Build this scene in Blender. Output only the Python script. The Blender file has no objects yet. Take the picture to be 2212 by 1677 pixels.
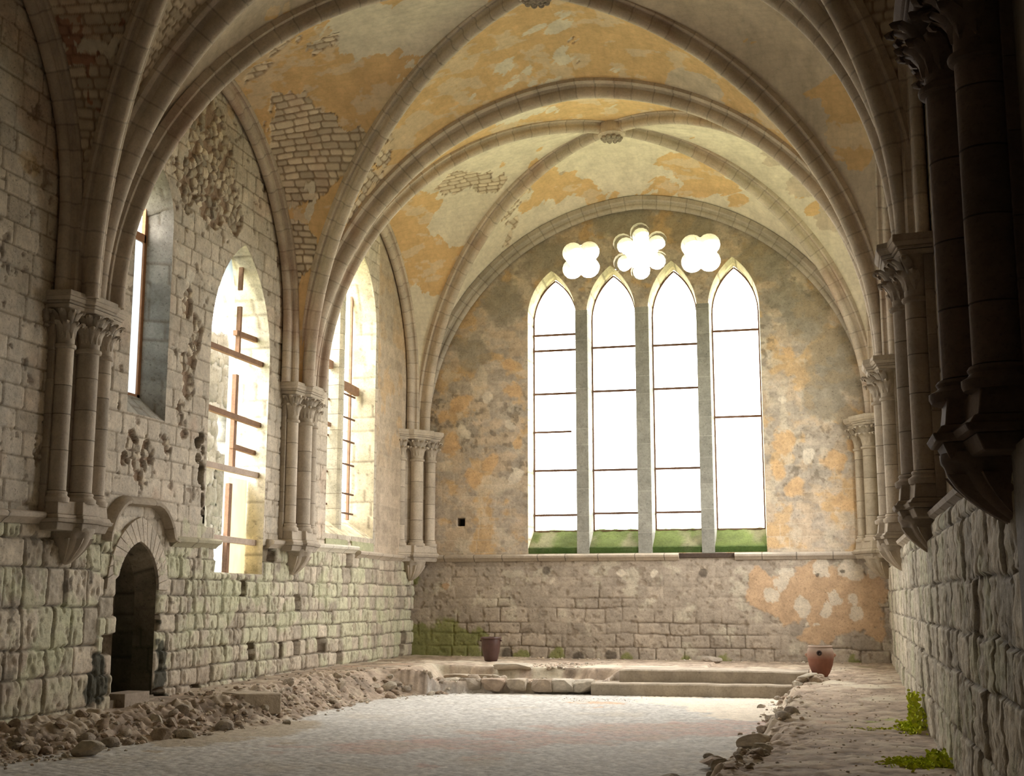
import bpy, bmesh, math, random
import numpy as np
from mathutils import Vector

# ------------------------------------------------------------------ camera, sky, light, exposure
scn = bpy.context.scene
COL = scn.collection
cd = bpy.data.cameras.new('camera')
cam = bpy.data.objects.new('camera', cd); COL.objects.link(cam)
cam.location = (0, 0, 1.6)
cam.rotation_euler = (math.pi / 2 + 0.1655, 0, 0.2461)
cd.sensor_width = 36; cd.lens = 2729.0 / 2212 * 36
cd.clip_end = 500
scn.camera = cam
scn.view_settings.view_transform = 'Standard'
scn.view_settings.look = 'None'
scn.view_settings.gamma = 1
scn.view_settings.exposure = 0.85
scn.view_settings.use_curve_mapping = False
scn.cycles.max_bounces = 10
scn.cycles.diffuse_bounces = 8
scn.cycles.use_denoising = True
scn.cycles.sample_clamp_indirect = 10

world = bpy.data.worlds.new('overcast_sky'); scn.world = world
world.use_nodes = True
wn = world.node_tree; wn.nodes.clear()
wo = wn.nodes.new('ShaderNodeOutputWorld'); wb = wn.nodes.new('ShaderNodeBackground')
wt = wn.nodes.new('ShaderNodeTexCoord'); ws = wn.nodes.new('ShaderNodeSeparateXYZ'); wr = wn.nodes.new('ShaderNodeValToRGB')
wr.color_ramp.elements[0].position = 0.46; wr.color_ramp.elements[0].color = (0.55, 0.54, 0.50, 1)
wr.color_ramp.elements[1].position = 0.54; wr.color_ramp.elements[1].color = (1.0, 0.97, 0.935, 1)
wm = wn.nodes.new('ShaderNodeMath'); wm.operation = 'MULTIPLY_ADD'; wm.inputs[1].default_value = 0.5; wm.inputs[2].default_value = 0.5
wn.links.new(wt.outputs['Generated'], ws.inputs[0]); wn.links.new(ws.outputs['Z'], wm.inputs[0])
wn.links.new(wm.outputs[0], wr.inputs[0]); wn.links.new(wr.outputs[0], wb.inputs[0]); wn.links.new(wb.outputs[0], wo.inputs[0])
wb.inputs[1].default_value = 9.0

def portal(loc, rot, sx, sy):
    l = bpy.data.lights.new('window_daylight', 'AREA'); l.shape = 'RECTANGLE'; l.size = sx; l.size_y = sy
    l.cycles.is_portal = True
    o = bpy.data.objects.new('window_daylight', l); COL.objects.link(o); o.location = loc; o.rotation_euler = rot
# daylight portals: they only guide sky sampling through the openings
H = math.pi / 2
portal((-4.86, 35.6, 7.3), (-H, 0, 0), 7.2, 10.2)
portal((-12.9, 22.9, 5.3), (0, -H, 0), 7.6, 4.2)
portal((-12.9, 29.2, 6.7), (0, -H, 0), 8.4, 4.2)

# ------------------------------------------------------------------ constants of the place
XL, XR, YB, XC = -11.42, 1.41, 34.02, -4.93
PY = [34.02, 25.73, 17.26, 9.1, 0.3, -8.2]      # pier lines, from the gable wall towards the camera
ZC = 6.24                                        # top of the capitals
R0 = random.Random(5)

# ------------------------------------------------------------------ numpy helpers
def _h(ix, iy, seed):
    n = (ix.astype(np.int64) * 374761393 + iy.astype(np.int64) * 668265263 + seed * 1442695041) & 0x7fffffff
    n = ((n ^ (n >> 13)) * 1274126177) & 0x7fffffff
    n = (n ^ (n >> 16)) & 0x7fffffff
    n = (n * 40503 + 12345) & 0xffffff
    return n / float(0xffffff)
def vnoise(x, y, seed=0):
    ix = np.floor(x); iy = np.floor(y); fx = x - ix; fy = y - iy
    fx = fx * fx * (3 - 2 * fx); fy = fy * fy * (3 - 2 * fy)
    a = _h(ix, iy, seed); b = _h(ix + 1, iy, seed); c = _h(ix, iy + 1, seed); d = _h(ix + 1, iy + 1, seed)
    return (a * (1 - fx) + b * fx) * (1 - fy) + (c * (1 - fx) + d * fx) * fy
def fbm(x, y, seed=0, oct=4):
    r = 0; a = 0.5; t = 0
    for o in range(oct):
        r = r + a * vnoise(x, y, seed + o * 17); t += a; x = x * 2.03 + 11.3; y = y * 2.03 + 5.7; a *= 0.55
    return r / t
def sstep(a, b, x):
    t = np.clip((x - a) / (b - a), 0, 1); return t * t * (3 - 2 * t)
def mixc(c, col, m):
    return c * (1 - m[..., None]) + np.array(col) * m[..., None]
def masonry(u, v, hts, wid, seed, jw=0.015, warp=0.03):
    """ u along, v up; returns (joint 0..1, id random a, id random b, block centre offset) """
    uu = u + (fbm(u * 2.1, v * 2.1, seed + 3, 2) - .5) * warp * 2
    vv = v + (fbm(u * 1.3, v * 2.3, seed + 4, 2) - .5) * warp * 2
    rng = np.random.RandomState(seed)
    lo, hi = vv.min() - 1, vv.max() + 1
    edges = [lo]
    while edges[-1] < hi: edges.append(edges[-1] + rng.uniform(*hts))
    edges = np.array(edges)
    ci = np.clip(np.searchsorted(edges, vv) - 1, 0, len(edges) - 2)
    dv = np.minimum(vv - edges[ci], edges[ci + 1] - vv)
    bi = np.zeros(u.shape, int); du = np.zeros(u.shape)
    ul, uh = uu.min() - 1, uu.max() + 1
    for c in np.unique(ci):
        m = ci == c
        e = [ul - rng.uniform(0, .5)]
        while e[-1] < uh: e.append(e[-1] + rng.uniform(*wid))
        e = np.array(e); q = uu[m]
        b = np.clip(np.searchsorted(e, q) - 1, 0, len(e) - 2)
        bi[m] = b; du[m] = np.minimum(q - e[b], e[b + 1] - q)
    d = np.minimum(du, dv)
    # rounded arris: corners count double
    d = np.where((du < .06) & (dv < .06), np.maximum(d - (0.05 - np.maximum(du, dv)).clip(0) * .35, 0), d)
    j = 1 - sstep(jw * .4, jw * 1.6, d)
    a = _h(bi, ci, seed + 91); b2 = _h(bi, ci, seed + 92)
    return j, a, b2, d
def inpoly(x, y, poly):
    r = np.zeros(x.shape, bool); n = len(poly)
    for i in range(n):
        x1, y1 = poly[i]; x2, y2 = poly[(i + 1) % n]
        if y1 == y2: continue
        c = ((y1 > y) != (y2 > y)) & (x < (x2 - x1) * (y - y1) / (y2 - y1) + x1)
        r ^= c
    return r
def nearest(x, y, poly):
    bx = np.zeros_like(x); by = np.zeros_like(y); bd = np.full(x.shape, 1e9); n = len(poly)
    for i in range(n):
        x1, y1 = poly[i]; x2, y2 = poly[(i + 1) % n]; dx, dy = x2 - x1, y2 - y1; L = dx * dx + dy * dy
        if L < 1e-12: continue
        t = np.clip(((x - x1) * dx + (y - y1) * dy) / L, 0, 1); px = x1 + t * dx; py = y1 + t * dy
        d = (px - x) ** 2 + (py - y) ** 2; m = d < bd
        bx[m] = px[m]; by[m] = py[m]; bd[m] = d[m]
    return bx, by, np.sqrt(bd)
def lancet(u0, u1, v0, vs, va, n=10, k=0.0):
    """ pointed opening outline: bottom v0, spring vs, apex va """
    c = (u0 + u1) / 2; w = (u1 - u0) / 2; h = va - vs
    e = (h * h - w * w) / (2 * w); R = w + e
    p = [(u0, v0), (u1, v0)]
    a1 = math.asin(min(1, h / R))
    for i in range(n + 1):
        a = a1 * i / n; p.append((c - e + R * math.cos(a), vs + R * math.sin(a)))
    for i in range(n - 1, -1, -1):
        a = a1 * i / n; p.append((c + e - R * math.cos(a), vs + R * math.sin(a)))
    return p
def foil(cx, cy, n, off, r, rot, m=9):
    pts = []
    for k in range(n):
        a0 = rot + 2 * math.pi * k / n
        half = math.pi / n
        # lobe circle meets its neighbour on the bisector
        # angle on lobe circle where it crosses the bisector
        dd = off * math.sin(half); base = off * math.cos(half)
        L = base + math.sqrt(max(r * r - dd * dd, 0)) * -1 if r > dd else base
        L = base + math.sqrt(max(r * r - dd * dd, 0))
        # crossing point at distance L along bisector
        px, py = L * math.cos(half), L * math.sin(half)
        al = math.atan2(py, px - off)
        for i in range(m):
            t = -al + 2 * al * i / m
            x = off + r * math.cos(t); y = r * math.sin(t)
            pts.append((cx + x * math.cos(a0) - y * math.sin(a0), cy + x * math.sin(a0) + y * math.cos(a0)))
    return pts

# ------------------------------------------------------------------ patches of plaster, bare stone, stain, painted shadow and light (world position, radius, kind)
PATCH = []
#PATCHES_BEGIN
PATCH = [
('b1W','ochre',-10.15,21.99,12.02,0.67),('b1W','ochre',-9.58,22.51,12.08,0.84),('b1W','ochre',-8.77,23.02,12.16,0.79),('b1W','ochre',-9.16,23.53,11.75,0.8),
('b1W','ochre',-8.79,23.93,11.51,0.52),('b1W','ochre',-10.69,21.87,11.88,0.33),('b1W','ochre',-8.31,22.85,12.34,0.34),('b1W','cream',-8.23,21.53,12.57,0.97),
('b1W','cream',-7.45,22.01,12.7,0.98),('b1W','cream',-6.82,22.43,12.72,0.66),('b1W','cream',-7.35,22.89,12.5,0.44),('b1W','cream',-8.13,23.48,12.03,0.2),
('b1W','cream',-7.83,23.18,12.28,0.22),('b1W','bare',-9.3,21.6,12.34,0.31),('b1W','bare',-9.46,21.17,12.26,0.24),('b1W','bare',-10.35,23.16,11.52,0.69),
('b1W','bare',-10.08,23.78,11.21,0.7),('b1W','bare',-10.68,23.73,10.94,0.7),('b1W','bare',-9.8,24.15,11.01,0.53),('b1W','bare',-11.03,24.09,10.37,0.47),
('b1W','bare',-10.63,24.14,10.56,0.59),('b1W','bare',-10.55,23.04,11.49,0.46),('b1W','bare',-11.07,24.73,9.32,0.47),('b1W','bare',-11.14,24.92,8.75,0.36),
('b1W','bare',-10.14,24.08,10.91,0.58),('b1W','cream',-10.71,24.46,10.05,0.33),('b1N','cream',-5.1,23.56,13.04,0.31),('b1N','cream',-5.53,23.34,13.01,0.22),
('b1N','cream',-6.13,23.2,12.9,0.13),('b1N','cream',-6.54,23.82,12.77,0.16),('b1N','cream',-6.24,24.38,12.77,0.26),('b1N','cream',-7.01,24.8,12.45,0.15),
('b1N','cream',-5.84,25.06,12.7,0.24),('b1N','cream',-5.22,24.56,12.89,0.19),('b1N','cream',-6.21,25.29,12.57,0.17),('b1N','cream',-4.06,25.27,12.66,0.12),
('b1N','cream',-6.04,22.33,12.87,0.15),('b1N','cream',-4.89,23.04,13.07,0.18),('b1N','bare',-4.99,24.15,12.98,0.23),('b1N','bare',-5.01,24.85,12.84,0.15),
('b1N','bare',-9.13,24.74,11.16,0.26),('b1N','bare',-9.46,25.08,10.78,0.29),('b1N','bare',-9.74,25.26,10.44,0.29),('b1N','bare',-8.84,24.67,11.43,0.19),
('b1N','bare',-9.96,25.28,10.14,0.24),('b1N','ochre',-8.49,25.18,11.58,0.72),('b1N','ochre',-7.79,24.96,12.07,0.71),('b1N','ochre',-7.09,24.01,12.55,0.58),
('b1N','ochre',-6.01,23.7,12.91,0.45),('b1N','ochre',-4.2,24.34,12.89,0.8),('b1N','ochre',-3.21,24.16,12.7,0.68),('b1N','ochre',-4.87,25.27,12.74,0.71),
('b1N','ochre',-2.49,24.33,12.4,0.45),('b1N','grey',-2.42,25.38,12.12,0.58),('b0E','grey',-1.61,27.67,12.19,0.63),('b0E','grey',-0.9,30.51,12.47,0.68),
('b0E','grey',-0.27,31.54,11.92,0.56),('b0E','grey',0.27,32.15,11.22,0.42),('b1E','ochre',0.38,23.78,11.05,0.49),('b1E','ochre',0.62,24.14,10.55,0.49),
('b1E','ochre',0.78,24.32,10.23,0.33),('b1E','ochre',0.12,23.83,11.14,0.27),('b1E','ochre',-1.13,23.18,12.08,0.13),('b1E','grey',-1.27,22.83,12.26,0.96),
('b1E','grey',-0.45,23.35,11.75,0.75),('b1E','grey',-1.66,23.29,12.14,0.65),('b1E','grey',1.01,24.7,9.4,0.44),('b1E','grey',0.82,25.0,8.94,0.44),('b0S','cream',-7.18,27.4,12.71,0.38),
('b0S','cream',-6.7,27.77,12.94,0.45),('b0S','cream',-6.11,28.14,13.14,0.33),('b0S','cream',-4.62,28.62,13.3,0.16),('b0S','ochre',-5.64,28.07,13.21,0.52),
('b0S','ochre',-4.84,27.96,13.23,0.52),('b0S','ochre',-3.8,28.35,13.17,0.39),('b0W','bare',-9.03,30.65,12.48,0.46),('b0W','bare',-8.56,31.23,12.5,0.4),
('b0W','bare',-9.55,30.68,12.28,0.29),('b0W','bare',-8.26,31.08,12.62,0.29),('b0W','cream',-8.16,30.22,12.77,0.63),('b0W','cream',-7.35,30.45,12.96,0.42),
('b0W','cream',-9.33,31.7,12.0,0.44),('b0W','cream',-9.54,31.3,12.09,0.29),('b0W','cream',-9.88,32.0,11.54,0.26),('b0W','cream',-9.06,31.63,12.15,0.2),
('b0W','cream',-7.97,30.94,12.74,0.2),('b0W','ochre',-10.71,31.1,11.6,0.65),('b0W','ochre',-10.79,32.15,10.86,0.89),('L','ochre',-11.42,32.84,10.01,0.75),
('b0W','ochre',-10.16,30.99,11.91,0.43),('b0W','ochre',-10.11,32.54,10.91,0.45),('b0W','ochre',-6.9,30.38,13.06,0.14),('b0W','ochre',-7.72,30.67,12.85,0.13),
('b0W','ochre',-10.46,32.81,10.34,0.45),('b0W','ochre',-10.25,30.49,12.02,0.28),('b0N','ochre',-7.15,32.3,12.74,0.74),('b0N','ochre',-7.65,32.78,12.4,0.45),
('b0N','ochre',-6.57,32.61,12.85,0.59),('b0W','ochre',-7.04,31.25,12.9,0.29),('b0N','ochre',-6.19,33.31,12.72,0.45),('b0N','ochre',-5.48,33.77,12.67,0.38),
('b0N','bare',-8.21,32.36,12.18,0.24),('b0N','bare',-8.25,33.06,12.0,0.27),('b0N','bare',-8.55,33.44,11.65,0.3),('b0N','bare',-6.74,31.92,12.94,0.17),('b0N','bare',-7.91,31.95,12.42,0.18),
('b0N','bare',-6.64,32.45,12.87,0.13),('b0N','cream',-9.09,33.21,11.29,0.6),('b0N','cream',-9.57,33.46,10.72,0.61),('b0N','cream',-5.56,32.04,13.17,0.87),
('b0N','cream',-4.56,32.0,13.2,0.72),('b0N','cream',-6.14,31.76,13.12,0.43),('b0N','cream',-5.47,32.96,12.95,0.59),('b0N','cream',-7.66,33.38,12.18,0.27),
('b0N','cream',-7.09,33.22,12.49,0.21),('b0N','cream',-4.03,31.73,13.18,0.43),('b0N','ochre',-3.37,32.32,12.95,0.73),('b0N','ochre',-2.79,32.54,12.71,0.65),
('b0N','ochre',-4.12,33.28,12.81,0.42),('b0N','ochre',-2.0,33.2,12.15,0.37),('b0N','ochre',-4.56,33.71,12.71,0.3),('b0N','ochre',-3.34,33.14,12.7,0.44),
('b0E','ochre',0.04,32.09,11.4,0.31),('b0E','ochre',-0.29,32.01,11.65,0.17),('b0E','ochre',-0.55,32.56,11.27,0.14),('b0E','ochre',-2.94,30.57,13.04,0.17),
('b0E','ochre',-0.06,31.77,11.68,0.17),('b0E','cream',-1.34,32.21,11.98,0.86),('b0E','cream',-1.87,31.51,12.54,0.7),('b0N','cream',-0.83,33.72,11.12,0.89),
('B','cream',-0.27,34.02,10.14,0.74),('b0E','cream',-2.3,31.09,12.8,0.56),('B','cream',-2.57,34.02,11.86,0.21),('b2W','red',-10.97,15.93,10.21,0.2),('b2W','red',-10.99,16.12,9.92,0.18),
('b2W','red',-10.99,16.26,9.68,0.14),('b2W','red',-10.95,16.42,9.36,0.13),('b2W','red',-10.28,16.07,10.42,0.12),('b2W','red',-9.94,16.17,10.35,0.09),('b2W','cream',-10.72,16.1,10.11,0.18),
('b2W','bare',-10.72,16.34,9.68,0.36),('b2W','bare',-10.76,16.59,9.03,0.53),('b2W','bare',-11.16,16.62,8.7,0.36),('b2W','bare',-10.34,16.36,9.88,0.27),
('L','rubble',-11.49,21.36,10.84,0.33),('L','rubble',-11.48,20.94,10.12,0.48),('L','rubble',-11.46,21.74,10.12,0.49),('L','rubble',-11.48,20.62,9.46,0.37),
('L','rubble',-11.41,22.0,9.53,0.44),('L','rubble',-11.47,21.46,9.08,0.41),('L','rubble',-11.44,22.49,9.2,0.29),('L','rubble',-11.46,21.71,10.63,0.42),
('L','rubble',-11.46,20.53,9.06,0.26),('L','rubble',-11.45,21.03,9.41,0.42),('L','rubble',-11.45,20.69,6.93,0.2),('L','rubble',-11.46,21.06,6.7,0.21),('L','rubble',-11.45,20.96,6.32,0.23),
('L','rubble',-11.42,20.88,5.87,0.22),('L','rubble',-11.5,20.92,5.44,0.2),('L','rubble',-11.43,20.69,4.97,0.18),('L','rubble',-11.49,20.88,4.66,0.12),('L','rubble',-11.45,20.67,7.23,0.14),
('L','rubble',-11.43,19.06,4.19,0.19),('L','rubble',-11.45,19.62,4.21,0.17),('L','rubble',-11.45,19.35,3.9,0.19),('L','rubble',-11.45,18.89,3.97,0.13),
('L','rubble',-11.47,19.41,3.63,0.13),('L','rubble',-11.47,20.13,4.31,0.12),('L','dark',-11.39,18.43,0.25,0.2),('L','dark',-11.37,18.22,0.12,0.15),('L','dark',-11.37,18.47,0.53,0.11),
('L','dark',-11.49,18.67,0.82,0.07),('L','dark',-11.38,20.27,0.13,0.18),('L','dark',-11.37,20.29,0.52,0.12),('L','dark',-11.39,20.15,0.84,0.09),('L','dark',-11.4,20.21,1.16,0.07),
('L','shaded_hole',-11.53,21.64,4.72,0.11),('L','shaded_hole',-11.43,21.47,4.59,0.11),('L','shaded_hole',-11.42,21.35,4.48,0.11),('L','shaded_hole',-11.52,21.54,4.41,0.11),('L','shaded_hole',-11.52,21.55,4.32,0.11),
('L','shaded_hole',-11.43,21.39,4.2,0.11),('L','shaded_hole',-11.51,21.54,4.12,0.11),('L','shaded_hole',-11.43,21.52,4.02,0.11),('L','shaded_hole',-11.41,21.5,3.92,0.11),('L','shaded_hole',-11.41,21.5,3.83,0.11),
('L','shaded_hole',-11.41,21.56,3.74,0.06),('L','shaded_hole',-11.43,21.6,3.66,0.06),('L','shaded_hole',-11.47,21.68,3.59,0.06),('L','shaded_hole',-11.42,21.59,3.51,0.06),('L','shaded_hole',-11.41,21.59,3.43,0.06),
('L','shaded_hole',-11.42,21.6,3.35,0.06),('L','shaded_hole',-11.46,21.7,3.28,0.06),('L','shaded_hole',-11.42,21.62,3.2,0.06),('L','shaded_hole',-11.46,21.7,3.12,0.06),('L','shaded_hole',-11.45,21.7,3.04,0.06),
('L','green',-11.39,16.27,1.63,0.29),('L','green',-11.36,17.41,1.28,0.23),('L','green',-11.4,16.49,0.63,0.3),('L','green',-11.4,17.16,0.8,0.22),('L','green',-11.38,22.87,1.55,0.43),
('L','green',-11.43,21.49,1.3,0.41),('L','green',-11.42,20.99,2.93,0.16),('L','green',-11.42,21.7,2.92,0.19),('L','green',-11.38,25.51,1.25,0.47),('L','green',-11.39,27.55,1.86,0.38),
('L','green',-11.41,20.69,2.37,0.3),('L','green',-11.36,24.05,1.73,0.34),('L','green',-11.38,29.9,2.1,0.27),('L','green',-11.39,32.8,0.55,0.29),('L','green',-11.4,31.34,1.06,0.28),
('L','orange',-11.42,31.39,8.39,0.4),('L','orange',-11.42,31.3,7.37,0.28),('L','orange',-11.42,31.41,6.39,0.26),('L','orange',-11.42,31.25,5.38,0.2),('L','orange',-11.42,22.15,11.43,0.18),
('L','orange',-11.42,23.49,10.92,0.19),('L','orange',-11.44,16.45,8.43,0.12),('L','orange',-11.45,15.8,7.99,0.26),('L','soot',-11.37,20.51,1.55,0.08),('L','soot',-11.44,16.47,2.51,0.12),
('L','soot',-11.43,16.86,2.49,0.09),('L','soot',-11.38,17.4,1.84,0.14),('L','soot',-11.39,16.09,2.35,0.08),('L','soot',-11.36,17.99,1.92,0.13),('L','soot',-11.38,16.31,2.16,0.1),
('L','soot',-11.36,15.93,1.37,0.16),('L','soot',-11.38,15.93,0.6,0.18),('L','pale',-11.42,20.76,7.52,0.21),('L','pale',-11.42,20.39,7.95,0.2),('L','pale',-11.43,29.35,2.66,0.13),
('B','ochre',-9.98,34.02,7.1,0.33),('B','ochre',-9.16,34.02,5.36,0.3),('B','ochre',-8.49,34.02,7.31,0.24),('B','ochre',-10.38,34.02,5.92,0.3),('B','ochre',-8.36,34.02,5.86,0.21),
('B','ochre',-9.83,34.02,4.99,0.3),('B','ochre',-1.15,34.02,5.77,0.35),('B','ochre',-0.84,34.02,4.41,0.32),('B','ochre',-1.3,34.02,4.91,0.26),('B','ochre',0.13,34.02,5.12,0.29),
('B','ochre',0.62,34.02,5.59,0.26),('B','ochre',-0.4,34.03,6.74,0.2),('B','ochre',-0.95,34.02,8.14,0.18),('B','ochre',-8.63,34.02,8.11,0.21),('B','ochre',0.32,34.02,4.03,0.26),
('B','ochre',-10.53,34.02,6.72,0.24),('B','grey',-0.43,34.02,9.12,0.81),('B','grey',0.24,34.02,7.83,0.73),('B','grey',-0.04,34.02,6.85,0.73),('B','grey',-0.9,34.02,9.66,0.59),
('B','grey',-9.72,34.02,8.56,0.61),('B','grey',-8.76,34.02,9.86,0.76),('B','grey',0.69,34.02,7.19,0.44),('B','grey',-5.27,34.02,12.19,0.91),('B','grey',-3.33,34.02,11.78,0.75),
('B','grey',-1.47,34.02,10.73,0.74),('B','grey',-7.54,34.02,11.14,0.76),('B','grey',0.5,34.03,8.32,0.44),('B','grey',0.53,34.03,6.33,0.29),('B','pale',-8.49,34.02,4.96,0.21),
('B','pale',-9.17,34.02,7.2,0.21),('B','pale',-0.45,34.02,5.26,0.23),('B','pale',-8.63,34.02,6.39,0.18),('B','pale',-1.12,34.02,6.76,0.17),('B','pale',-9.98,34.02,6.3,0.21),
('B','plaster',-1.18,34.01,1.65,0.65),('B','plaster',-0.46,34.01,1.89,0.72),('B','plaster',-1.77,34.01,1.65,0.49),('B','plaster',0.23,34.01,1.89,0.64),
('B','plaster',0.67,34.01,1.3,0.65),('B','plaster',-0.26,34.01,1.18,0.64),('B','plaster',1.04,34.01,2.0,0.43),('B','plaster',0.98,34.01,0.72,0.29),('B','plaster',-1.87,34.01,2.13,0.29),
('B','plaster',-0.63,34.01,0.71,0.34),('B','plaster',-10.48,34.01,2.01,0.12),('B','pale',-0.86,34.01,1.39,0.22),('B','pale',-0.07,34.01,1.65,0.17),('B','pale',-0.2,34.01,1.32,0.17),
('B','pale',0.43,34.01,1.63,0.17),('B','pale',0.51,34.01,1.32,0.17),('B','pale',-1.16,34.01,2.25,0.23),('B','pale',-1.33,34.01,2.03,0.19),('B','pale',-0.27,34.01,2.34,0.26),
('B','pale',-0.22,34.01,2.18,0.17),('B','pale',0.46,34.01,2.36,0.26),('B','pale',0.99,34.01,2.26,0.2),('B','pale',-1.55,34.01,1.7,0.19),('B','pale',-0.73,34.02,1.04,0.09),
('B','pale',-0.48,34.01,1.0,0.1),('B','pale',-4.67,34.01,2.26,0.14),('B','pale',-7.45,34.02,2.08,0.12),('B','pale',-5.54,34.01,2.27,0.15),('B','green',-10.74,34.02,0.39,0.51),
('B','green',-9.93,34.01,0.27,0.6),('B','green',-11.07,34.02,0.14,0.39),('B','green',-9.41,34.02,0.65,0.3),('B','green',-11.28,34.03,0.77,0.24),('B','green',-8.23,34.01,0.07,0.21),
('B','green',-7.33,34.01,0.05,0.21),('B','green',-5.45,34.02,0.01,0.23),('B','green',-3.85,34.03,0.03,0.23),('B','green',-2.89,34.02,0.01,0.23),('B','green',-10.47,34.02,0.02,0.36),
('B','green',-11.3,34.02,2.23,0.15),('B','green',0.5,34.03,0.02,0.2),('B','dark',-8.62,34.02,0.14,0.18),('B','dark',-6.7,34.01,0.1,0.15),('B','dark',-5.82,34.01,0.11,0.17),
('B','dark',-7.58,34.02,2.38,0.15),('B','dark',-5.12,34.01,1.09,0.04),('B','dark',-0.39,34.01,2.18,0.06),('B','dark',0.27,34.01,2.31,0.06),('B','dark',-3.31,34.02,2.28,0.12),
('F','redfloor',-4.55,17.95,0,0.43),('F','redfloor',-4.15,19.21,0,0.46),('F','redfloor',-3.58,19.97,0,0.43),('F','redfloor',-2.97,20.79,0,0.44),('F','redfloor',-4.88,16.75,0,0.3),
('F','redfloor',-1.91,21.29,0,0.36),('F','redfloor',-1.28,21.91,0,0.28),('F','redfloor',-5.16,16.0,0,0.21),('F','redfloor',-3.49,21.18,0,0.27),('F','redfloor',-2.65,21.78,0,0.37),
('F','lit_sand',-2.27,26.45,0,0.56),('F','lit_sand',-1.62,26.36,0,0.45),('F','lit_sand',-2.67,24.97,0,0.27),('F','lit_sand',-1.2,27.11,0,0.29),('F','lit_sand',-1.75,24.25,0,0.31),
('F','silt',-8.87,18.0,0,0.3),('F','silt',-8.71,18.79,0,0.25),('F','silt',-9.1,17.27,0,0.25),('F','silt',-9.32,16.48,0,0.24),('F','silt',-8.11,17.97,0,0.13),
('F','dirt',-4.88,26.19,0,0.32),('F','dirt',-5.36,26.21,0,0.2),('F','dirt',-4.39,26.14,0,0.2),('F','dirt',-4.62,25.28,0,0.22),('F','rust',-10.79,28.46,0,0.39),
('F','rust',-10.34,29.46,0,0.4),('F','rust',-10.86,26.38,0,0.24),('F','rust',-0.15,20.59,0,0.26),('F','rust',0.14,22.21,0,0.19),('F','rust',-6.45,28.91,0,0.18),
('F','paleearth',-9.14,31.31,0,0.41),('F','paleearth',-7.47,29.47,0,0.64),('F','paleearth',-5.4,30.24,0,0.65),('F','paleearth',-3.11,29.3,0,0.62),('F','paleearth',-0.08,28.17,0,0.59),
('F','paleearth',0.65,27.47,0,0.52),('F','paleearth',-1.69,31.53,0,0.53),('F','paleearth',-9.2,29.53,0,0.26),('F','paleearth',-4.34,30.53,0,0.52),('F','paleearth',-2.54,31.08,0,0.53),
('F','paleearth',0.74,24.79,0,0.42),('F','paleearth',0.96,21.05,0,0.27),('F','paleearth',1.0,17.39,0,0.18),('F','paleearth',-6.58,29.5,0,0.38),('F','moss',0.4,20.82,0,0.18),
('F','moss',0.76,21.29,0,0.18),('F','moss',1.08,21.97,0,0.19),('F','moss',-10.9,24.53,0,0.09),('F','darkearth',-8.06,29.98,0,0.21),('F','darkearth',-6.67,33.85,0,0.29),
('F','darkearth',-4.14,33.37,0,0.28),('F','darkearth',0.58,32.59,0,0.28),('F','darkearth',-10.72,33.14,0,0.21),('F','darkearth',0.55,31.26,0,0.18),('L','bare',-11.43,22.17,11.73,0.51),
('b1W','bare',-10.61,21.7,11.94,0.44),('b1W','bare',-9.97,21.16,12.12,0.38),('L','bare',-11.49,21.36,10.84,0.33),('L','bare',-11.46,20.82,9.89,0.32),('b1W','bare',-10.35,20.75,11.88,0.32),
('b1W','ochre',-9.1,20.26,12.17,0.31),('b1S','ochre',-8.75,18.69,11.52,0.24),('b1W','ochre',-8.65,20.27,12.3,0.26),('b1W','cream',-8.21,20.52,12.47,0.21),
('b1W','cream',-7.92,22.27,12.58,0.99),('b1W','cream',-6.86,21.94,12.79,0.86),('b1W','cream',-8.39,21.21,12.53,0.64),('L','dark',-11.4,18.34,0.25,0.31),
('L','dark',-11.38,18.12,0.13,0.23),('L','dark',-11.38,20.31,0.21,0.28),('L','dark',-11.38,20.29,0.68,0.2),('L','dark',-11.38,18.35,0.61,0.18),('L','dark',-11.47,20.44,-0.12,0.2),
('B','green',-10.47,34.04,0.33,0.75),('B','green',-9.81,34.04,0.34,0.54),('B','green',-11.14,34.02,0.51,0.45),('F','redfloor',-2.26,21.06,0,0.54),('F','redfloor',-3.24,20.14,0,0.52),
('F','redfloor',-4.35,18.56,0,0.48),('F','redfloor',-1.49,22.88,0,0.39),('F','redfloor',-3.81,19.28,0,0.5),
]
#PATCHES_END
PATCH += [('F', 'lit_sand', -2.7, 27.0, 0, 1.3), ('F', 'lit_sand', -1.9, 25.6, 0, 1.3), ('F', 'lit_sand', -1.5, 24.0, 0, 1.0), ('F', 'lit_sand', -3.8, 27.8, 0, .7), ('F', 'lit_sand', -1.6, 27.6, 0, .9),
          ('F', 'redfloor', -2.2, 21.6, 0, 1.3), ('F', 'redfloor', -3.4, 20.6, 0, 1.3), ('F', 'redfloor', -4.6, 19.6, 0, 1.3), ('F', 'redfloor', -5.6, 18.6, 0, 1.2), ('F', 'redfloor', -6.6, 17.6, 0, 1.1), ('F', 'redfloor', -1.6, 22.6, 0, .8),
          ('F', 'silt', -9.2, 20.4, 0, .9), ('F', 'silt', -9.1, 19.2, 0, 1.0), ('F', 'silt', -9.5, 17.9, 0, .8)]

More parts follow.
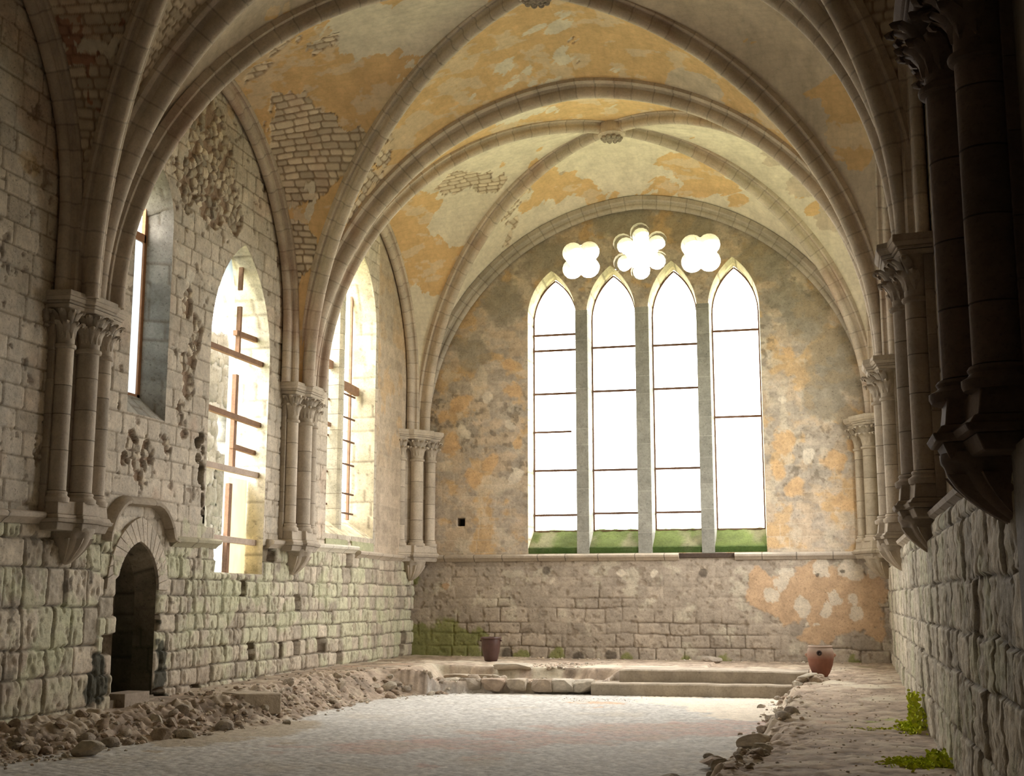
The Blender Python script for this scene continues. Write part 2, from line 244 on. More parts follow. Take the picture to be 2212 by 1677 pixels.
def voronoi(x, y, seed, jit=.9):
    ix = np.floor(x); iy = np.floor(y); f1 = np.full(x.shape, 9.); f2 = np.full(x.shape, 9.); cid = np.zeros(x.shape)
    for dx in (-1, 0, 1):
        for dy in (-1, 0, 1):
            cx, cy = ix + dx, iy + dy
            d = np.hypot(cx + .5 + (_h(cx, cy, seed) - .5) * jit - x, cy + .5 + (_h(cx, cy, seed + 1) - .5) * jit - y)
            m = d < f1; f2 = np.where(m, f1, np.minimum(f2, d)); cid = np.where(m, _h(cx, cy, seed + 2), cid); f1 = np.where(m, d, f1)
    return f1, f2, cid
def score(P, kind, tag):
    s = np.full(P.shape[0], -9.0)
    if kind != 'shaded_hole' and len(P):
        a, b = (P[:, 0] + P[:, 1], P[:, 2]) if tag != 'F' else (P[:, 0], P[:, 1])
        W = np.stack([fbm(a * 1.9, b * 1.9, 811, 5), fbm(a * 1.9 + 40, b * 1.9, 813, 5), fbm(a * 1.9, b * 1.9 + 40, 815, 5)], 1) - .5
        P = P + W * (1.1 if tag[0] == 'b' else .2 if kind == 'dark' else .8 if tag == 'F' else .5)
    for (t, k, x, y, z, r) in PATCH:
        if k == kind and t == tag:
            d = np.sqrt(((P - np.array([x, y, z])) ** 2).sum(1)); s = np.maximum(s, 1 - d / r)
    return s

# ------------------------------------------------------------------ materials
def mat(name, bump=0.25, scale=14.0, rough=0.9, vary=0.35, color=None, dist=0.02, spec=0.2, metal=0.0, trans=0.0, pores=0.0):
    m = bpy.data.materials.new(name); m.use_nodes = True; n = m.node_tree; L = n.links
    b = n.nodes['Principled BSDF']; b.inputs['Roughness'].default_value = rough
    b.inputs['Specular IOR Level'].default_value = spec; b.inputs['Metallic'].default_value = metal
    if trans: b.inputs['Transmission Weight'].default_value = trans
    tc = n.nodes.new('ShaderNodeTexCoord')
    ns = n.nodes.new('ShaderNodeTexNoise'); ns.inputs['Scale'].default_value = scale; ns.inputs['Detail'].default_value = 6; ns.inputs['Roughness'].default_value = .65
    L.new(tc.outputs['Object'], ns.inputs['Vector'])
    n2 = n.nodes.new('ShaderNodeTexNoise'); n2.inputs['Scale'].default_value = scale * .23; n2.inputs['Detail'].default_value = 5
    L.new(tc.outputs['Object'], n2.inputs['Vector'])
    r = n.nodes.new('ShaderNodeMapRange'); r.inputs['From Min'].default_value = .3; r.inputs['From Max'].default_value = .7
    r.inputs['To Min'].default_value = 1 - vary; r.inputs['To Max'].default_value = 1 + vary * .5
    mx = n.nodes.new('ShaderNodeMath'); mx.operation = 'MULTIPLY_ADD'; mx.inputs[1].default_value = .5
    L.new(ns.outputs['Fac'], mx.inputs[0])
    m2 = n.nodes.new('ShaderNodeMath'); m2.operation = 'MULTIPLY'; m2.inputs[1].default_value = .5
    L.new(n2.outputs['Fac'], m2.inputs[0]); L.new(m2.outputs[0], mx.inputs[2]); L.new(mx.outputs[0], r.inputs['Value'])
    vm = n.nodes.new('ShaderNodeVectorMath'); vm.operation = 'SCALE'
    if color is None:
        at = n.nodes.new('ShaderNodeAttribute'); at.attribute_name = 'Col'; L.new(at.outputs['Color'], vm.inputs[0])
    else:
        vm.inputs[0].default_value = color
    L.new(r.outputs[0], vm.inputs['Scale'])
    if pores:
        n3 = n.nodes.new('ShaderNodeTexNoise'); n3.inputs['Scale'].default_value = scale * 1.7; n3.inputs['Detail'].default_value = 4; n3.inputs['Roughness'].default_value = .7; n3.inputs['Distortion'].default_value = .6
        mp = n.nodes.new('ShaderNodeMapping'); mp.inputs['Location'].default_value = (3.1, 7.7, 1.3); L.new(tc.outputs['Object'], mp.inputs['Vector']); L.new(mp.outputs[0], n3.inputs['Vector'])
        r3 = n.nodes.new('ShaderNodeMapRange'); r3.inputs['From Min'].default_value = .57; r3.inputs['From Max'].default_value = .66; r3.inputs['To Min'].default_value = 1; r3.inputs['To Max'].default_value = 1 - pores; r3.clamp = True
        L.new(n3.outputs['Fac'], r3.inputs['Value'])
        v3 = n.nodes.new('ShaderNodeVectorMath'); v3.operation = 'SCALE'; L.new(vm.outputs[0], v3.inputs[0]); L.new(r3.outputs[0], v3.inputs['Scale']); L.new(v3.outputs[0], b.inputs['Base Color'])
    else: L.new(vm.outputs[0], b.inputs['Base Color'])
    bp = n.nodes.new('ShaderNodeBump'); bp.inputs['Strength'].default_value = bump; bp.inputs['Distance'].default_value = dist
    L.new(ns.outputs['Fac'], bp.inputs['Height']); L.new(bp.outputs[0], b.inputs['Normal'])
    return m
M_STONE = mat('weathered_limestone', .5, 16, pores=.42)
M_VAULT = mat('vault_plaster_and_stone', .3, 10, vary=.22, pores=.10)
M_RIB = mat('dressed_limestone', .35, 22, vary=.25, pores=.22)
M_FLOOR = mat('earth_and_cobbles', .35, 18, vary=.3, pores=.3)
M_ROCK = mat('rubble_stone', .6, 6, vary=.35, dist=.05)
M_IRON = mat('rusty_iron', .2, 30, .8, .3, (.16, .09, .06))
M_WOOD = mat('weathered_timber', .4, 25, .85, .35, (.30, .18, .115))
M_BOARD = mat('pale_board', .05, 5, .7, .08, (.80, .72, .52))
M_PLASTIC = mat('cloudy_plastic_sheet', .05, 6, .5, .15, (.62, .68, .74))
def sheet(name, col, k):
    m = bpy.data.materials.new(name); m.use_nodes = True; n = m.node_tree; L = n.links
    b = n.nodes['Principled BSDF']; o = n.nodes['Material Output']; b.inputs['Base Color'].default_value = (*col, 1); b.inputs['Roughness'].default_value = .6
    t = n.nodes.new('ShaderNodeBsdfTranslucent'); mx = n.nodes.new('ShaderNodeMixShader'); mx.inputs[0].default_value = k
    ns = n.nodes.new('ShaderNodeTexNoise'); ns.inputs['Scale'].default_value = 5; ns.inputs['Detail'].default_value = 6
    r = n.nodes.new('ShaderNodeMapRange'); r.inputs['To Min'].default_value = .6; r.inputs['To Max'].default_value = 1.2; L.new(ns.outputs['Fac'], r.inputs['Value'])
    v = n.nodes.new('ShaderNodeVectorMath'); v.operation = 'SCALE'; v.inputs[0].default_value = col; L.new(r.outputs[0], v.inputs['Scale']); L.new(v.outputs[0], t.inputs['Color'])
    L.new(b.outputs[0], mx.inputs[1]); L.new(t.outputs[0], mx.inputs[2]); L.new(mx.outputs[0], o.inputs['Surface']); return m
M_PLASTIC = sheet('cloudy_plastic_sheet', (.66, .72, .78), .6)
M_BOARD = sheet('pale_board', (.86, .80, .62), .6)
M_MOSS = mat('moss_green', .3, 40, .9, .3, None)
M_GREEN = mat('mossy_sill_stone', .6, 9, .95, .5, (.17, .21, .06))
M_DARKPOT = mat('dark_glazed_clay', .15, 12, .45, .25, (.085, .04, .032), spec=.5)
M_POT = mat('terracotta', .3, 12, .85, .2, None)

# ------------------------------------------------------------------ object helpers
def link(name, me, m, parent=None):
    o = bpy.data.objects.new(name, me); COL.objects.link(o)
    if m: me.materials.append(m)
    if parent: o.parent = parent
    return o
def tag(o, label, cat, group=None):
    o['label'] = label; o['category'] = cat
    if group: o['group'] = group
    return o
def thing(name, label, cat, loc=(0, 0, 0), rz=0, group=None):
    o = bpy.data.objects.new(name, None); COL.objects.link(o); o.location = loc; o.rotation_euler = (0, 0, rz)
    o.empty_display_size = .2
    return tag(o, label, cat, group)
def setcol(me, C):
    at = me.color_attributes.new('Col', 'FLOAT_COLOR', 'POINT')
    a = np.ones((len(me.vertices), 4), np.float32); a[:, :3] = np.clip(C, 0, 1); at.data.foreach_set('color', a.ravel())
def mesh_np(name, V, F, C=None, smooth=True, sharp=None):
    me = bpy.data.meshes.new(name)
    V = np.asarray(V, np.float32); 
    if isinstance(F, np.ndarray):
        n = len(F); me.vertices.add(len(V)); me.vertices.foreach_set('co', V.ravel())
        k = F.shape[1]
        me.loops.add(n * k); me.loops.foreach_set('vertex_index', F.astype(np.int32).ravel())
        me.polygons.add(n); me.polygons.foreach_set('loop_start', np.arange(0, n * k, k, dtype=np.int32))
        me.polygons.foreach_set('loop_total', np.full(n, k, np.int32))
        me.update(calc_edges=True); me.validate()
    else:
        me.from_pydata([tuple(v) for v in V.tolist()], [], F); me.update()
    if C is not None: setcol(me, C)
    if smooth:
        me.shade_smooth()
        if sharp: me.set_sharp_from_angle(angle=math.radians(sharp))
    return me
def gridfaces(nu, nv):
    i = np.arange(nu - 1)[:, None] * nv + np.arange(nv - 1)[None, :]
    i = i.ravel(); return np.stack([i, i + nv, i + nv + 1, i + 1], 1)
def wallgrid(name, us, vs, place, surf, openings=(), material=M_STONE, flip=False, parent=None):
    """ us,vs 1D arrays; surf(u,v)->(height,col); place(u,v,h)->xyz """
    nu, nv = len(us), len(vs)
    U, V = np.meshgrid(us, vs, indexing='ij'); U = U.ravel().copy(); V = V.ravel().copy()
    F = gridfaces(nu, nv)
    if flip: F = F[:, ::-1]
    keep = np.ones(len(F), bool)
    cu = U[F].mean(1); cv = V[F].mean(1)
    step = max(us[1] - us[0], vs[1] - vs[0])
    on_edge = np.zeros(len(U), bool)
    for poly in openings:
        ins = inpoly(cu, cv, poly); keep &= ~ins
        a = np.zeros(len(U), bool); a[F[ins].ravel()] = True
        b = np.zeros(len(U), bool); b[F[keep].ravel()] = True
        e = np.where(a & b)[0]
        if len(e):
            x, y, d = nearest(U[e], V[e], poly); ok = d < step * 1.3
            U[e[ok]] = x[ok]; V[e[ok]] = y[ok]; on_edge[e[ok]] = True
    h, C = surf(U, V)
    for poly in openings:                       # relief dies away at the arrises of an opening
        pa = np.array(poly); near = np.where((U > pa[:, 0].min() - .2) & (U < pa[:, 0].max() + .2) & (V > pa[:, 1].min() - .2) & (V < pa[:, 1].max() + .2))[0]
        if len(near): _, _, d = nearest(U[near], V[near], poly); h[near] = np.where(h[near] < 0, h[near] * np.clip(d / .15, .1, 1), h[near])
    h = np.where(on_edge, 0, h)
    P = place(U, V, h)
    F = F[keep]
    used = np.zeros(len(U), bool); used[F.ravel()] = True
    idx = np.cumsum(used) - 1
    return link(name, mesh_np(name, P[used], idx[F], C[used]), material, parent)
def sweep(name, path, prof, side, material, C=(.5, .43, .33), joints=.55, parent=None, closed=False, seed=1, sharp=35, caps=True, jd=.72):
    """ path Nx3 (soffit line), side: unit vector across (binormal); prof list of (b, n) with n measured towards the soffit """
    path = np.asarray(path, float)
    # resample by arc length, put narrow rings at joints
    seg = np.r_[0, np.cumsum(np.linalg.norm(np.diff(path, axis=0), axis=1))]; L = seg[-1]
    st = list(np.linspace(0, L, max(3, int(L / .16) + 1)))
    rng = random.Random(seed); jl = []
    if joints:
        q = joints * rng.uniform(.5, 1)
        while q < L - .1: jl.append(q); q += joints * rng.uniform(.85, 1.15)
    st = sorted([s for s in st if all(abs(s - j) > .03 for j in jl)] + [j + e for j in jl for e in (-.02, -.007, .007, .02)])
    st = np.array(st); P = np.stack([np.interp(st, seg, path[:, k]) for k in range(3)], 1)
    T = np.gradient(P, axis=0); T /= np.linalg.norm(T, axis=1)[:, None]
    B = np.array(side, float)
    B = np.tile(B, (len(P), 1)) if B.ndim == 1 else np.stack([np.interp(st, seg, B[:, k]) for k in range(3)], 1)
    N = np.cross(T, B); N /= np.linalg.norm(N, axis=1)[:, None]
    return P, T, B, N, st, jl
def rib(name, path, prof, side, inward, C, parent=None, joints=.42, seed=1, material=None, jd=.74, stain=None):
    P, T, B, N, st, jl = sweep(name, path, prof, side, None, joints=joints, seed=seed)
    mid = len(P) // 2
    # make N point towards 'inward' reference
    sgn = np.sign(((np.array(inward) - P) * N).sum(1)); sgn[sgn == 0] = 1
    N = N * (sgn[mid])
    pr = np.array(prof); k = len(pr)
    isj = np.array([min([abs(s - j) for j in jl] + [9]) < .012 for s in st])
    sc = np.where(isj, .985, 1.0)
    V = P[:, None, :] + B[:, None, :] * (pr[None, :, 0:1] * sc[:, None, None]) + N[:, None, :] * (pr[None, :, 1:2] - (.006 * isj)[:, None, None])
    V = V.reshape(-1, 3)
    blk = np.searchsorted(np.array(jl + [1e9]), st)
    rr = _h(blk, blk * 0 + seed, seed + 7)
    c = np.array(C)[None, :] * (0.92 + .14 * rr)[:, None]
    c = np.where(isj[:, None], c * jd, c)
    Cc = np.repeat(c, k, axis=0)
    nz = fbm(V[:, 0] * 1.7 + V[:, 1] * .9, V[:, 2] * 1.7, seed, 4)
    Cc = Cc * (0.75 + .5 * nz)[:, None]
    if stain is not None: Cc = stain(V, Cc)
    nr = len(P)
    i = np.arange(nr - 1)[:, None] * k + np.arange(k - 1)[None, :]; i = i.ravel()
    F = np.stack([i, i + 1, i + k + 1, i + k], 1)
    me = mesh_np(name, V, F, Cc, True, 38)
    bm = bmesh.new(); bm.from_mesh(me)
    bm.verts.ensure_lookup_table()
    try:
        bm.faces.new([bm.verts[j] for j in range(k)]); bm.faces.new([bm.verts[(nr - 1) * k + j] for j in range(k)])
    except Exception: pass
    bmesh.ops.recalc_face_normals(bm, faces=bm.faces); bm.to_mesh(me); bm.free()
    return link(name, me, material or M_RIB, parent)
class MB:
    def __init__(s): s.v = []; s.f = []; s.c = []
    def add(s, vs, fs, col=(.5, .43, .33)):
        n = len(s.v); s.v += [tuple(v) for v in vs]; s.f += [tuple(i + n for i in f) for f in fs]; s.c += [col] * len(vs)
    def box(s, x0, x1, y0, y1, z0, z1, col=(.5, .43, .33)):
        s.add([(x, y, z) for x in (x0, x1) for y in (y0, y1) for z in (z0, z1)],
              [(0, 1, 3, 2), (4, 6, 7, 5), (0, 4, 5, 1), (2, 3, 7, 6), (0, 2, 6, 4), (1, 5, 7, 3)], col)
    def prism(s, poly, z0, z1, poly2=None, col=(.5, .43, .33)):
        n = len(poly); p2 = poly2 or poly
        s.add([(x, y, z0) for x, y in poly] + [(x, y, z1) for x, y in p2],
              [tuple(range(n - 1, -1, -1)), tuple(range(n, 2 * n))] + [(i, (i + 1) % n, (i + 1) % n + n, i + n) for i in range(n)], col)
    def loft(s, rings, col=(.5, .43, .33)):
        n = len(rings[0]); vs = [p for r in rings for p in r]; fs = []
        for a in range(len(rings) - 1):
            for i in range(n): fs.append((a * n + i, a * n + (i + 1) % n, (a + 1) * n + (i + 1) % n, (a + 1) * n + i))
        fs.append(tuple(range(n - 1, -1, -1))); fs.append(tuple(range((len(rings) - 1) * n, len(rings) * n)))
        if isinstance(col, list):
            k = len(s.v); s.add(vs, fs); s.c[k:] = [col[a] for a in range(len(rings)) for _ in range(n)]
        else: s.add(vs, fs, col)
    def lathe(s, prof, cx, cy, n=20, col=(.5, .43, .33), jag=None):
        s.loft([[(cx + r * math.cos(2 * math.pi * i / n), cy + r * math.sin(2 * math.pi * i / n), z) for i in range(n)] for r, z in prof], col)
    def bar(s, a, b, w, h, col=(.5, .43, .33), up=(0, 0, 1)):
        a = Vector(a); b = Vector(b); t = (b - a).normalized(); u = Vector(up)
        sd = t.cross(u).normalized(); u = sd.cross(t).normalized()
        r = []
        for p in (a, b): r.append([tuple(p + sd * w / 2 * i + u * h / 2 * j) for i, j in ((-1, -1), (1, -1), (1, 1), (-1, 1))])
        s.loft(r, col)
    def build(s, name, m, parent=None, smooth=True, sharp=35, bevel=0, noise=0, nscale=3):
        me = bpy.data.meshes.new(name); me.from_pydata(s.v, [], s.f); me.update()
        bm = bmesh.new(); bm.from_mesh(me); 
        bmesh.ops.recalc_face_normals(bm, faces=bm.faces); bm.to_mesh(me); bm.free()
        C = np.array(s.c); V = np.array(s.v)
        C = C * (.8 + .4 * fbm(V[:, 0] * 3 + V[:, 1] * 2.1, V[:, 2] * 3, 5, 3))[:, None]
        setcol(me, C)
        if smooth: me.shade_smooth(); me.set_sharp_from_angle(angle=math.radians(sharp))
        o = link(name, me, m, parent)
        if bevel:
            b = o.modifiers.new('soft_edges', 'BEVEL'); b.width = bevel; b.segments = 2; b.limit_method = 'ANGLE'
        return o
def struct(o): o['kind'] = 'structure'; return o

LIME = (.53, .46, .37); LIME_D = (.40, .335, .25); GREYST = (.47, .42, .35)

# ------------------------------------------------------------------ vault curves (soffit lines)
def arc_T(n=60):
    """ transverse/gable arch soffit in plan x, z """
    e, R, z0 = .25, 6.28, 6.1
    am = math.acos(e / R); a0 = math.asin((ZC - z0) / R)
    r = []
    for i in range(n + 1):
        a = a0 + (am - a0) * i / n; r.append((R * math.cos(a) - e, z0 + R * math.sin(a)))
    return r                      # half curve: |dx|, z from spring to crown
HT = arc_T()
def arc_W(n=60):
    """ wall rib soffit: stilted pointed arch, |dy| , z """
    e, R, zs = .83, 4.18, 7.45; am = math.acos(e / R); r = []
    for i in range(12): r.append((3.35, ZC + (zs - ZC) * i / 12))
    for i in range(n + 1):
        a = am * i / n; r.append((R * math.cos(a) - e, zs + R * math.sin(a)))
    return r
HW = arc_W()
def resamp(p, n):
    p = np.array(p, float); s = np.r_[0, np.cumsum(np.linalg.norm(np.diff(p, axis=0), axis=1))]
    q = np.linspace(0, s[-1], n); return np.stack([np.interp(q, s, p[:, k]) for k in range(p.shape[1])], 1)
ZKB = {PY[0]: 13.08, PY[1]: 12.78}
def zkey(yc): return 13.08 if yc > 28 else 12.72
def diag_half(sx, yc, sy, hy, n=80):
    """ from springing near the pier to the keystone """
    x0, y0 = XC + sx * 5.93, yc + sy * (hy - .42); r = []; ZK = zkey(yc)
    for i in range(n + 1):
        a = math.pi / 2 * i / n; q = 1 - math.cos(a)
        r.append((x0 + (XC - x0) * q, y0 + (yc - y0) * q, ZC - .05 + (ZK - ZC + .05) * math.sin(a)))
    return r
def off(curve, d, center):
    """ offset a soffit curve outward in its own vertical plane by d """
    c = np.array(curve, float); t = np.gradient(c, axis=0); t /= np.linalg.norm(t, axis=1)[:, None]
    hv = np.array([c[-1, 0] - c[0, 0], c[-1, 1] - c[0, 1], 0.]); hv /= np.linalg.norm(hv)
    th = (t * hv).sum(1); n = -hv[None, :] * t[:, 2:3]; n[:, 2] = th
    return c + n * d
def roll(cn, r, a0, a1, n=6): return [(r * math.cos(math.radians(a0 + (a1 - a0) * i / n)), cn + r * math.sin(math.radians(a0 + (a1 - a0) * i / n))) for i in range(n + 1)]
PT = [(.33, -.46), (.33, -.27), (.29, -.24), (.25, -.235), (.235, -.25), (.20, -.265), (.165, -.25), (.145, -.22)] + roll(-.145, .145, -25, 84)
PT = PT + [(-b, n) for b, n in PT[::-1]]
PD = [(.215, -.38), (.215, -.25), (.18, -.225), (.15, -.235), (.12, -.24), (.10, -.21), (.095, -.18)] + roll(-.11, .11, -30, 84)
PD = PD + [(-b, n) for b, n in PD[::-1]]
PW = [(.20, -.34), (.20, -.22), (.17, -.19), (.13, -.20), (.10, -.19), (.085, -.15)] + roll(-.09, .09, -30, 84)
PW = PW + [(-b, n) for b, n in PW[::-1]]
RIBC = (.56, .48, .39)

OCHRE = np.array((.69, .475, .245)); CREAM = np.array((.76, .69, .56)); MAS = np.array((.68, .60, .48)); RED = np.array((.42, .24, .16))
GREYP = np.array((.60, .51, .40))
def vault_color(P, u, w, W, seed, default, tagname):
    """ u: along the rise, w: across """
    nz = [fbm(P[:, 0] * .9 + k * 7.3, P[:, 1] * .9 + P[:, 2] * .6 + k * 3.1, seed + 11 * k, 5) for k in range(5)]
    kinds = ['ochre', 'cream', 'bare', 'grey', 'red']
    sc = []
    for k, kd in enumerate(kinds):
        s = score(P, kd, tagname); s = np.maximum(s, -.02 if kd == default else -.6)
        sc.append(s + (nz[k] - .5) * .5)
    sc = np.array(sc); win = sc.argmax(0)
    j, a, b, d = masonry(w, u, (.125, .175), (.18, .36), seed, .013, .05)
    col = np.zeros((len(P), 3)); fine = fbm(P[:, 0] * 5, (P[:, 1] + P[:, 2]) * 5, seed + 5, 4)
    bare = MAS[None] * (.78 + .4 * a)[:, None] * np.array([1, .97 + .0, .93])[None]
    bare = mixc(bare, (.30, .21, .13), j * .75)
    pink = sstep(.62, .8, fbm(P[:, 0] * 1.2 + 31, P[:, 2] * 1.2 + P[:, 1], seed + 77, 3))
    bare = mixc(bare, (.5, .3, .2), pink * .35)
    col[win == 2] = bare[win == 2]
    flake = sstep(.56, .60, fbm(P[:, 0] * 2.3 + 5, (P[:, 1] - P[:, 2]) * 2.3, seed + 55, 4))
    oc = OCHRE[None] * (.88 + .24 * fine)[:, None]; oc = mixc(oc, CREAM * .95, flake * .45); 
    col[win == 0] = oc[win == 0]
    cr = CREAM[None] * (.86 + .22 * fine)[:, None]; col[win == 1] = cr[win == 1]
    gp = GREYP[None] * (.75 + .45 * fine)[:, None]; col[win == 3] = gp[win == 3]
    rd = RED[None] * (.8 + .4 * fine)[:, None]; rd = mixc(rd, (.2, .1, .06), j * .6); col[win == 4] = rd[win == 4]
    # faint ghost of the courses through the plaster
    pl = (win == 0) | (win == 1) | (win == 3)
    col[pl] *= (1 - .05 * j[pl])[:, None]
    hgt = np.where(win == 2, -.022 * j + .006 * (b - .5), np.where(win == 4, -.015 * j, .014 + .004 * fine))
    return col, hgt
def web(A, B, up, seed, default, tagname, res, dome=.22):
    """ ruled surface between rib curves A and B (springing -> crown) """
    A = np.array(A); B = np.array(B); Ls = np.linalg.norm(np.diff(A, axis=0), axis=1).sum()
    ns = max(8, int(Ls / res)); A = resamp(A, ns); B = resamp(B, ns)
    W = np.linalg.norm(A - B, axis=1); nt = max(4, int(W.max() / res))
    t = np.linspace(0, 1, nt)
    P = A[:, None, :] * (1 - t)[None, :, None] + B[:, None, :] * t[None, :, None]
    su = np.linspace(0, Ls, ns)
    P[:, :, 2] += (np.sin(math.pi * t)[None, :] * dome * np.minimum(1, W / 4)[:, None])
    ax = 0 if tagname[-1] in 'WE' else 1          # courses run level, across the severy
    dd = np.diff(P, axis=0); st_ = np.hypot(dd[:, :, 1 - ax], dd[:, :, 2])
    u = np.concatenate([np.zeros((1, nt)), np.cumsum(st_, axis=0)], 0).ravel(); w = P[:, :, ax].ravel()
    P = P.reshape(-1, 3)
    col, h = vault_color(P, u + seed, w, W, seed, default, tagname)
    # displace along the downward normal
    G = P.reshape(ns, nt, 3); tu = np.gradient(G, axis=0); tv = np.gradient(G, axis=1); N = np.cross(tu, tv)
    N /= (np.linalg.norm(N, axis=2)[..., None] + 1e-9); N = N * np.where(N[..., 2:3] > 0, -1, 1)
    P = (G + N * h.reshape(ns, nt)[..., None]).reshape(-1, 3)
    return P, gridfaces(ns, nt), col
def bay(k, res, defaults):
    ya, yb = PY[k], PY[k + 1]; yc = (ya + yb) / 2; hy = (ya - yb) / 2
    Vs = []; Fs = []; Cs = []; n = 0
    def put(r):
        nonlocal n
        P, F, C = r; Vs.append(P); Fs.append(F + n); Cs.append(C); n += len(P)
    for sx in (-1, 1):
        for sy in (-1, 1):
            D = off(resamp(diag_half(sx, yc, sy, hy), 90), .27, None)
            ypl = yc + sy * (hy - (.27 if (k > 0 or sy < 0) else .2))
            T = off([(XC + sx * dx, ypl, z) for dx, z in HT], .34, None)
            Wc = off([((XL + .22) if sx < 0 else (XR - .22), yc + sy * dy, z) for dy, z in HW], .25, None)
            D[-1] = (XC, yc, zkey(yc) + .27); T[-1] = (XC, ypl, HT[-1][1] + .34); Wc[-1] = (Wc[-1][0], yc, HW[-1][1] + .25)
            put(web(D, T, None, 100 * k + 7 + sx + 3 * sy, defaults['N' if sy > 0 else 'S'], 'b%d%s' % (k, 'N' if sy > 0 else 'S'), res))
            put(web(D, Wc, None, 100 * k + 37 + sx + 3 * sy, defaults['W' if sx < 0 else 'E'], 'b%d%s' % (k, 'W' if sx < 0 else 'E'), res))
    me = mesh_np('ceiling', np.concatenate(Vs), np.concatenate(Fs), np.concatenate(Cs))
    struct(link('ceiling', me, M_VAULT))
bay(0, .034, dict(N='cream', S='ochre', W='cream', E='cream'))
bay(1, .034, dict(N='ochre', S='grey', W='ochre', E='grey'))
bay(2, .045, dict(N='bare', S='bare', W='bare', E='bare'))
bay(3, .25, dict(N='bare', S='bare', W='bare', E='bare'))
bay(4, .25, dict(N='bare', S='bare', W='bare', E='bare'))

BAYN = {0: 'in the end bay', 1: 'in the middle bay', 2: 'in the near bay overhead'}
def boss(yc, label):
    t = thing('keystone', label, 'keystone', (XC, yc, zkey(yc)))
    m = MB(); m.lathe([(.14, .45), (.33, .30), (.36, .12), (.34, -.02), (.26, -.08), (.22, -.09)], 0, 0, 22, RIBC)
    m.build('keystone_disc', M_RIB, t)
    m = MB(); r = random.Random(3)
    for ring, n, rr in ((0, 1, 0), (.12, 6, .06), (.22, 10, .055)):
        for i in range(n):
            a = 2 * math.pi * i / n + ring * 9; x, y = ring * math.cos(a), ring * math.sin(a); s = .06 if n > 1 else .075
            m.lathe([(s * .3, -.16), (s, -.13), (s * 1.1, -.09), (s * .6, -.05)], x, y, 7, tuple(c * .62 for c in RIBC))
    m.build('carved_leaves', M_RIB, t)
for k in (0, 1):
    boss((PY[k] + PY[k + 1]) / 2, ['carved round keystone where the ribs cross in front of the great window', 'carved round keystone cut by the top edge of the view'][k])

# transverse arches
def full_arch(y): 
    h = [(XC - dx, y, z) for dx, z in HT]; return h + [(XC + dx, y, z) for dx, z in HT[::-1][1:]]
def warmred(V, C):
    m = sstep(.60, .72, fbm(V[:, 0] * .8 + 4, V[:, 1] * .8 + V[:, 2] * .8, 44, 4)); return mixc(C, (.36, .20, .14), m * .35)
for k, lab in ((1, 'broad moulded transverse arch between the end bay and the middle bay'), (2, 'broad moulded transverse arch leaving the top of the view, nearest whole arch'), (3, None), (4, None)):
    o = rib('transverse_arch', full_arch(PY[k]), PT, (0, 1, 0), (XC, PY[k], 6), RIBC, seed=20 + k, stain=warmred)
    tag(o, lab or 'transverse arch overhead behind the viewpoint', 'vault arch', None if lab else 'arches behind the viewpoint')
o = rib('gable_arch', full_arch(YB - .1), PW, (0, 1, 0), (XC, YB, 6), GREYST, seed=31)
tag(o, 'thin moulded arch framing the end wall above the great window', 'vault arch')
# diagonal ribs
for k in (0, 1, 2, 3, 4):
    ya, yb = PY[k], PY[k + 1]; yc = (ya + yb) / 2; hy = (ya - yb) / 2
    for q, (sa, sb) in enumerate((((-1, -1), (1, 1)), ((1, -1), (-1, 1)))):
        a = diag_half(sa[0], yc, sa[1], hy); b = diag_half(sb[0], yc, sb[1], hy)
        d = Vector((b[0][0] - a[0][0], b[0][1] - a[0][1], 0)).normalized(); sd = (-d.y, d.x, 0)
        o = rib('diagonal_rib', a + b[::-1][1:], PD, sd, (XC, yc, 5), RIBC, seed=50 + k * 3 + q, stain=warmred)
        if k < 3:
            tag(o, ['diagonal rib crossing from the near left to the far right ', 'diagonal rib crossing from the far left to the near right '][q] + BAYN[k], 'vault rib')
        else: tag(o, 'diagonal rib overhead behind the viewpoint', 'vault rib', 'ribs behind the viewpoint')
    for sx in (-1, 1):
        xx = (XL + .1) if sx < 0 else (XR - .1)
        w = [(xx, yc - dy, z) for dy, z in HW] + [(xx, yc + dy, z) for dy, z in HW[::-1][1:]]
        o = rib('wall_rib', w, PW, (1, 0, 0), (xx, yc, 6), RIBC, seed=80 + k * 2 + (sx > 0), stain=warmred)
        if k < 3: tag(o, 'pointed moulded rib against the %s wall %s' % ('left' if sx < 0 else 'right', BAYN[k]), 'vault rib')
        else: tag(o, 'wall rib behind the viewpoint', 'vault rib', 'ribs behind the viewpoint')

# ------------------------------------------------------------------ clustered wall columns
def rect_ring(x0, x1, hw, z): return [(x0, -hw, z), (x1, -hw, z), (x1, hw, z), (x0, hw, z)]
def abacus_poly(g):
    return [(-.05, -.78 - g), (.34 + g, -.72 - g), (.38 + g, -.36 - g), (.50 + g, -.26 - g), (.50 + g, .26 + g), (.38 + g, .36 + g), (.34 + g, .72 + g), (-.05, .78 + g)]
def shaft_prof(r, z0, z1, seed, col):
    rng = random.Random(seed); pr = []; cl = []; z = z0; g = rng.uniform(.85, 1.1); c = tuple(q * g for q in col)
    while z < z1:
        nz = min(z + rng.uniform(.38, .62), z1)
        if z1 - nz < .2: nz = z1
        pr += [(r, z + .008), (r, nz - .008)]; cl += [c, c]
        if nz < z1:
            pr += [(r - .006, nz - .004), (r - .006, nz + .004)]; cl += [tuple(q * .45 for q in c)] * 2
            g = rng.uniform(.82, 1.1); c = tuple(q * g for q in col)
        z = nz
    return pr, cl
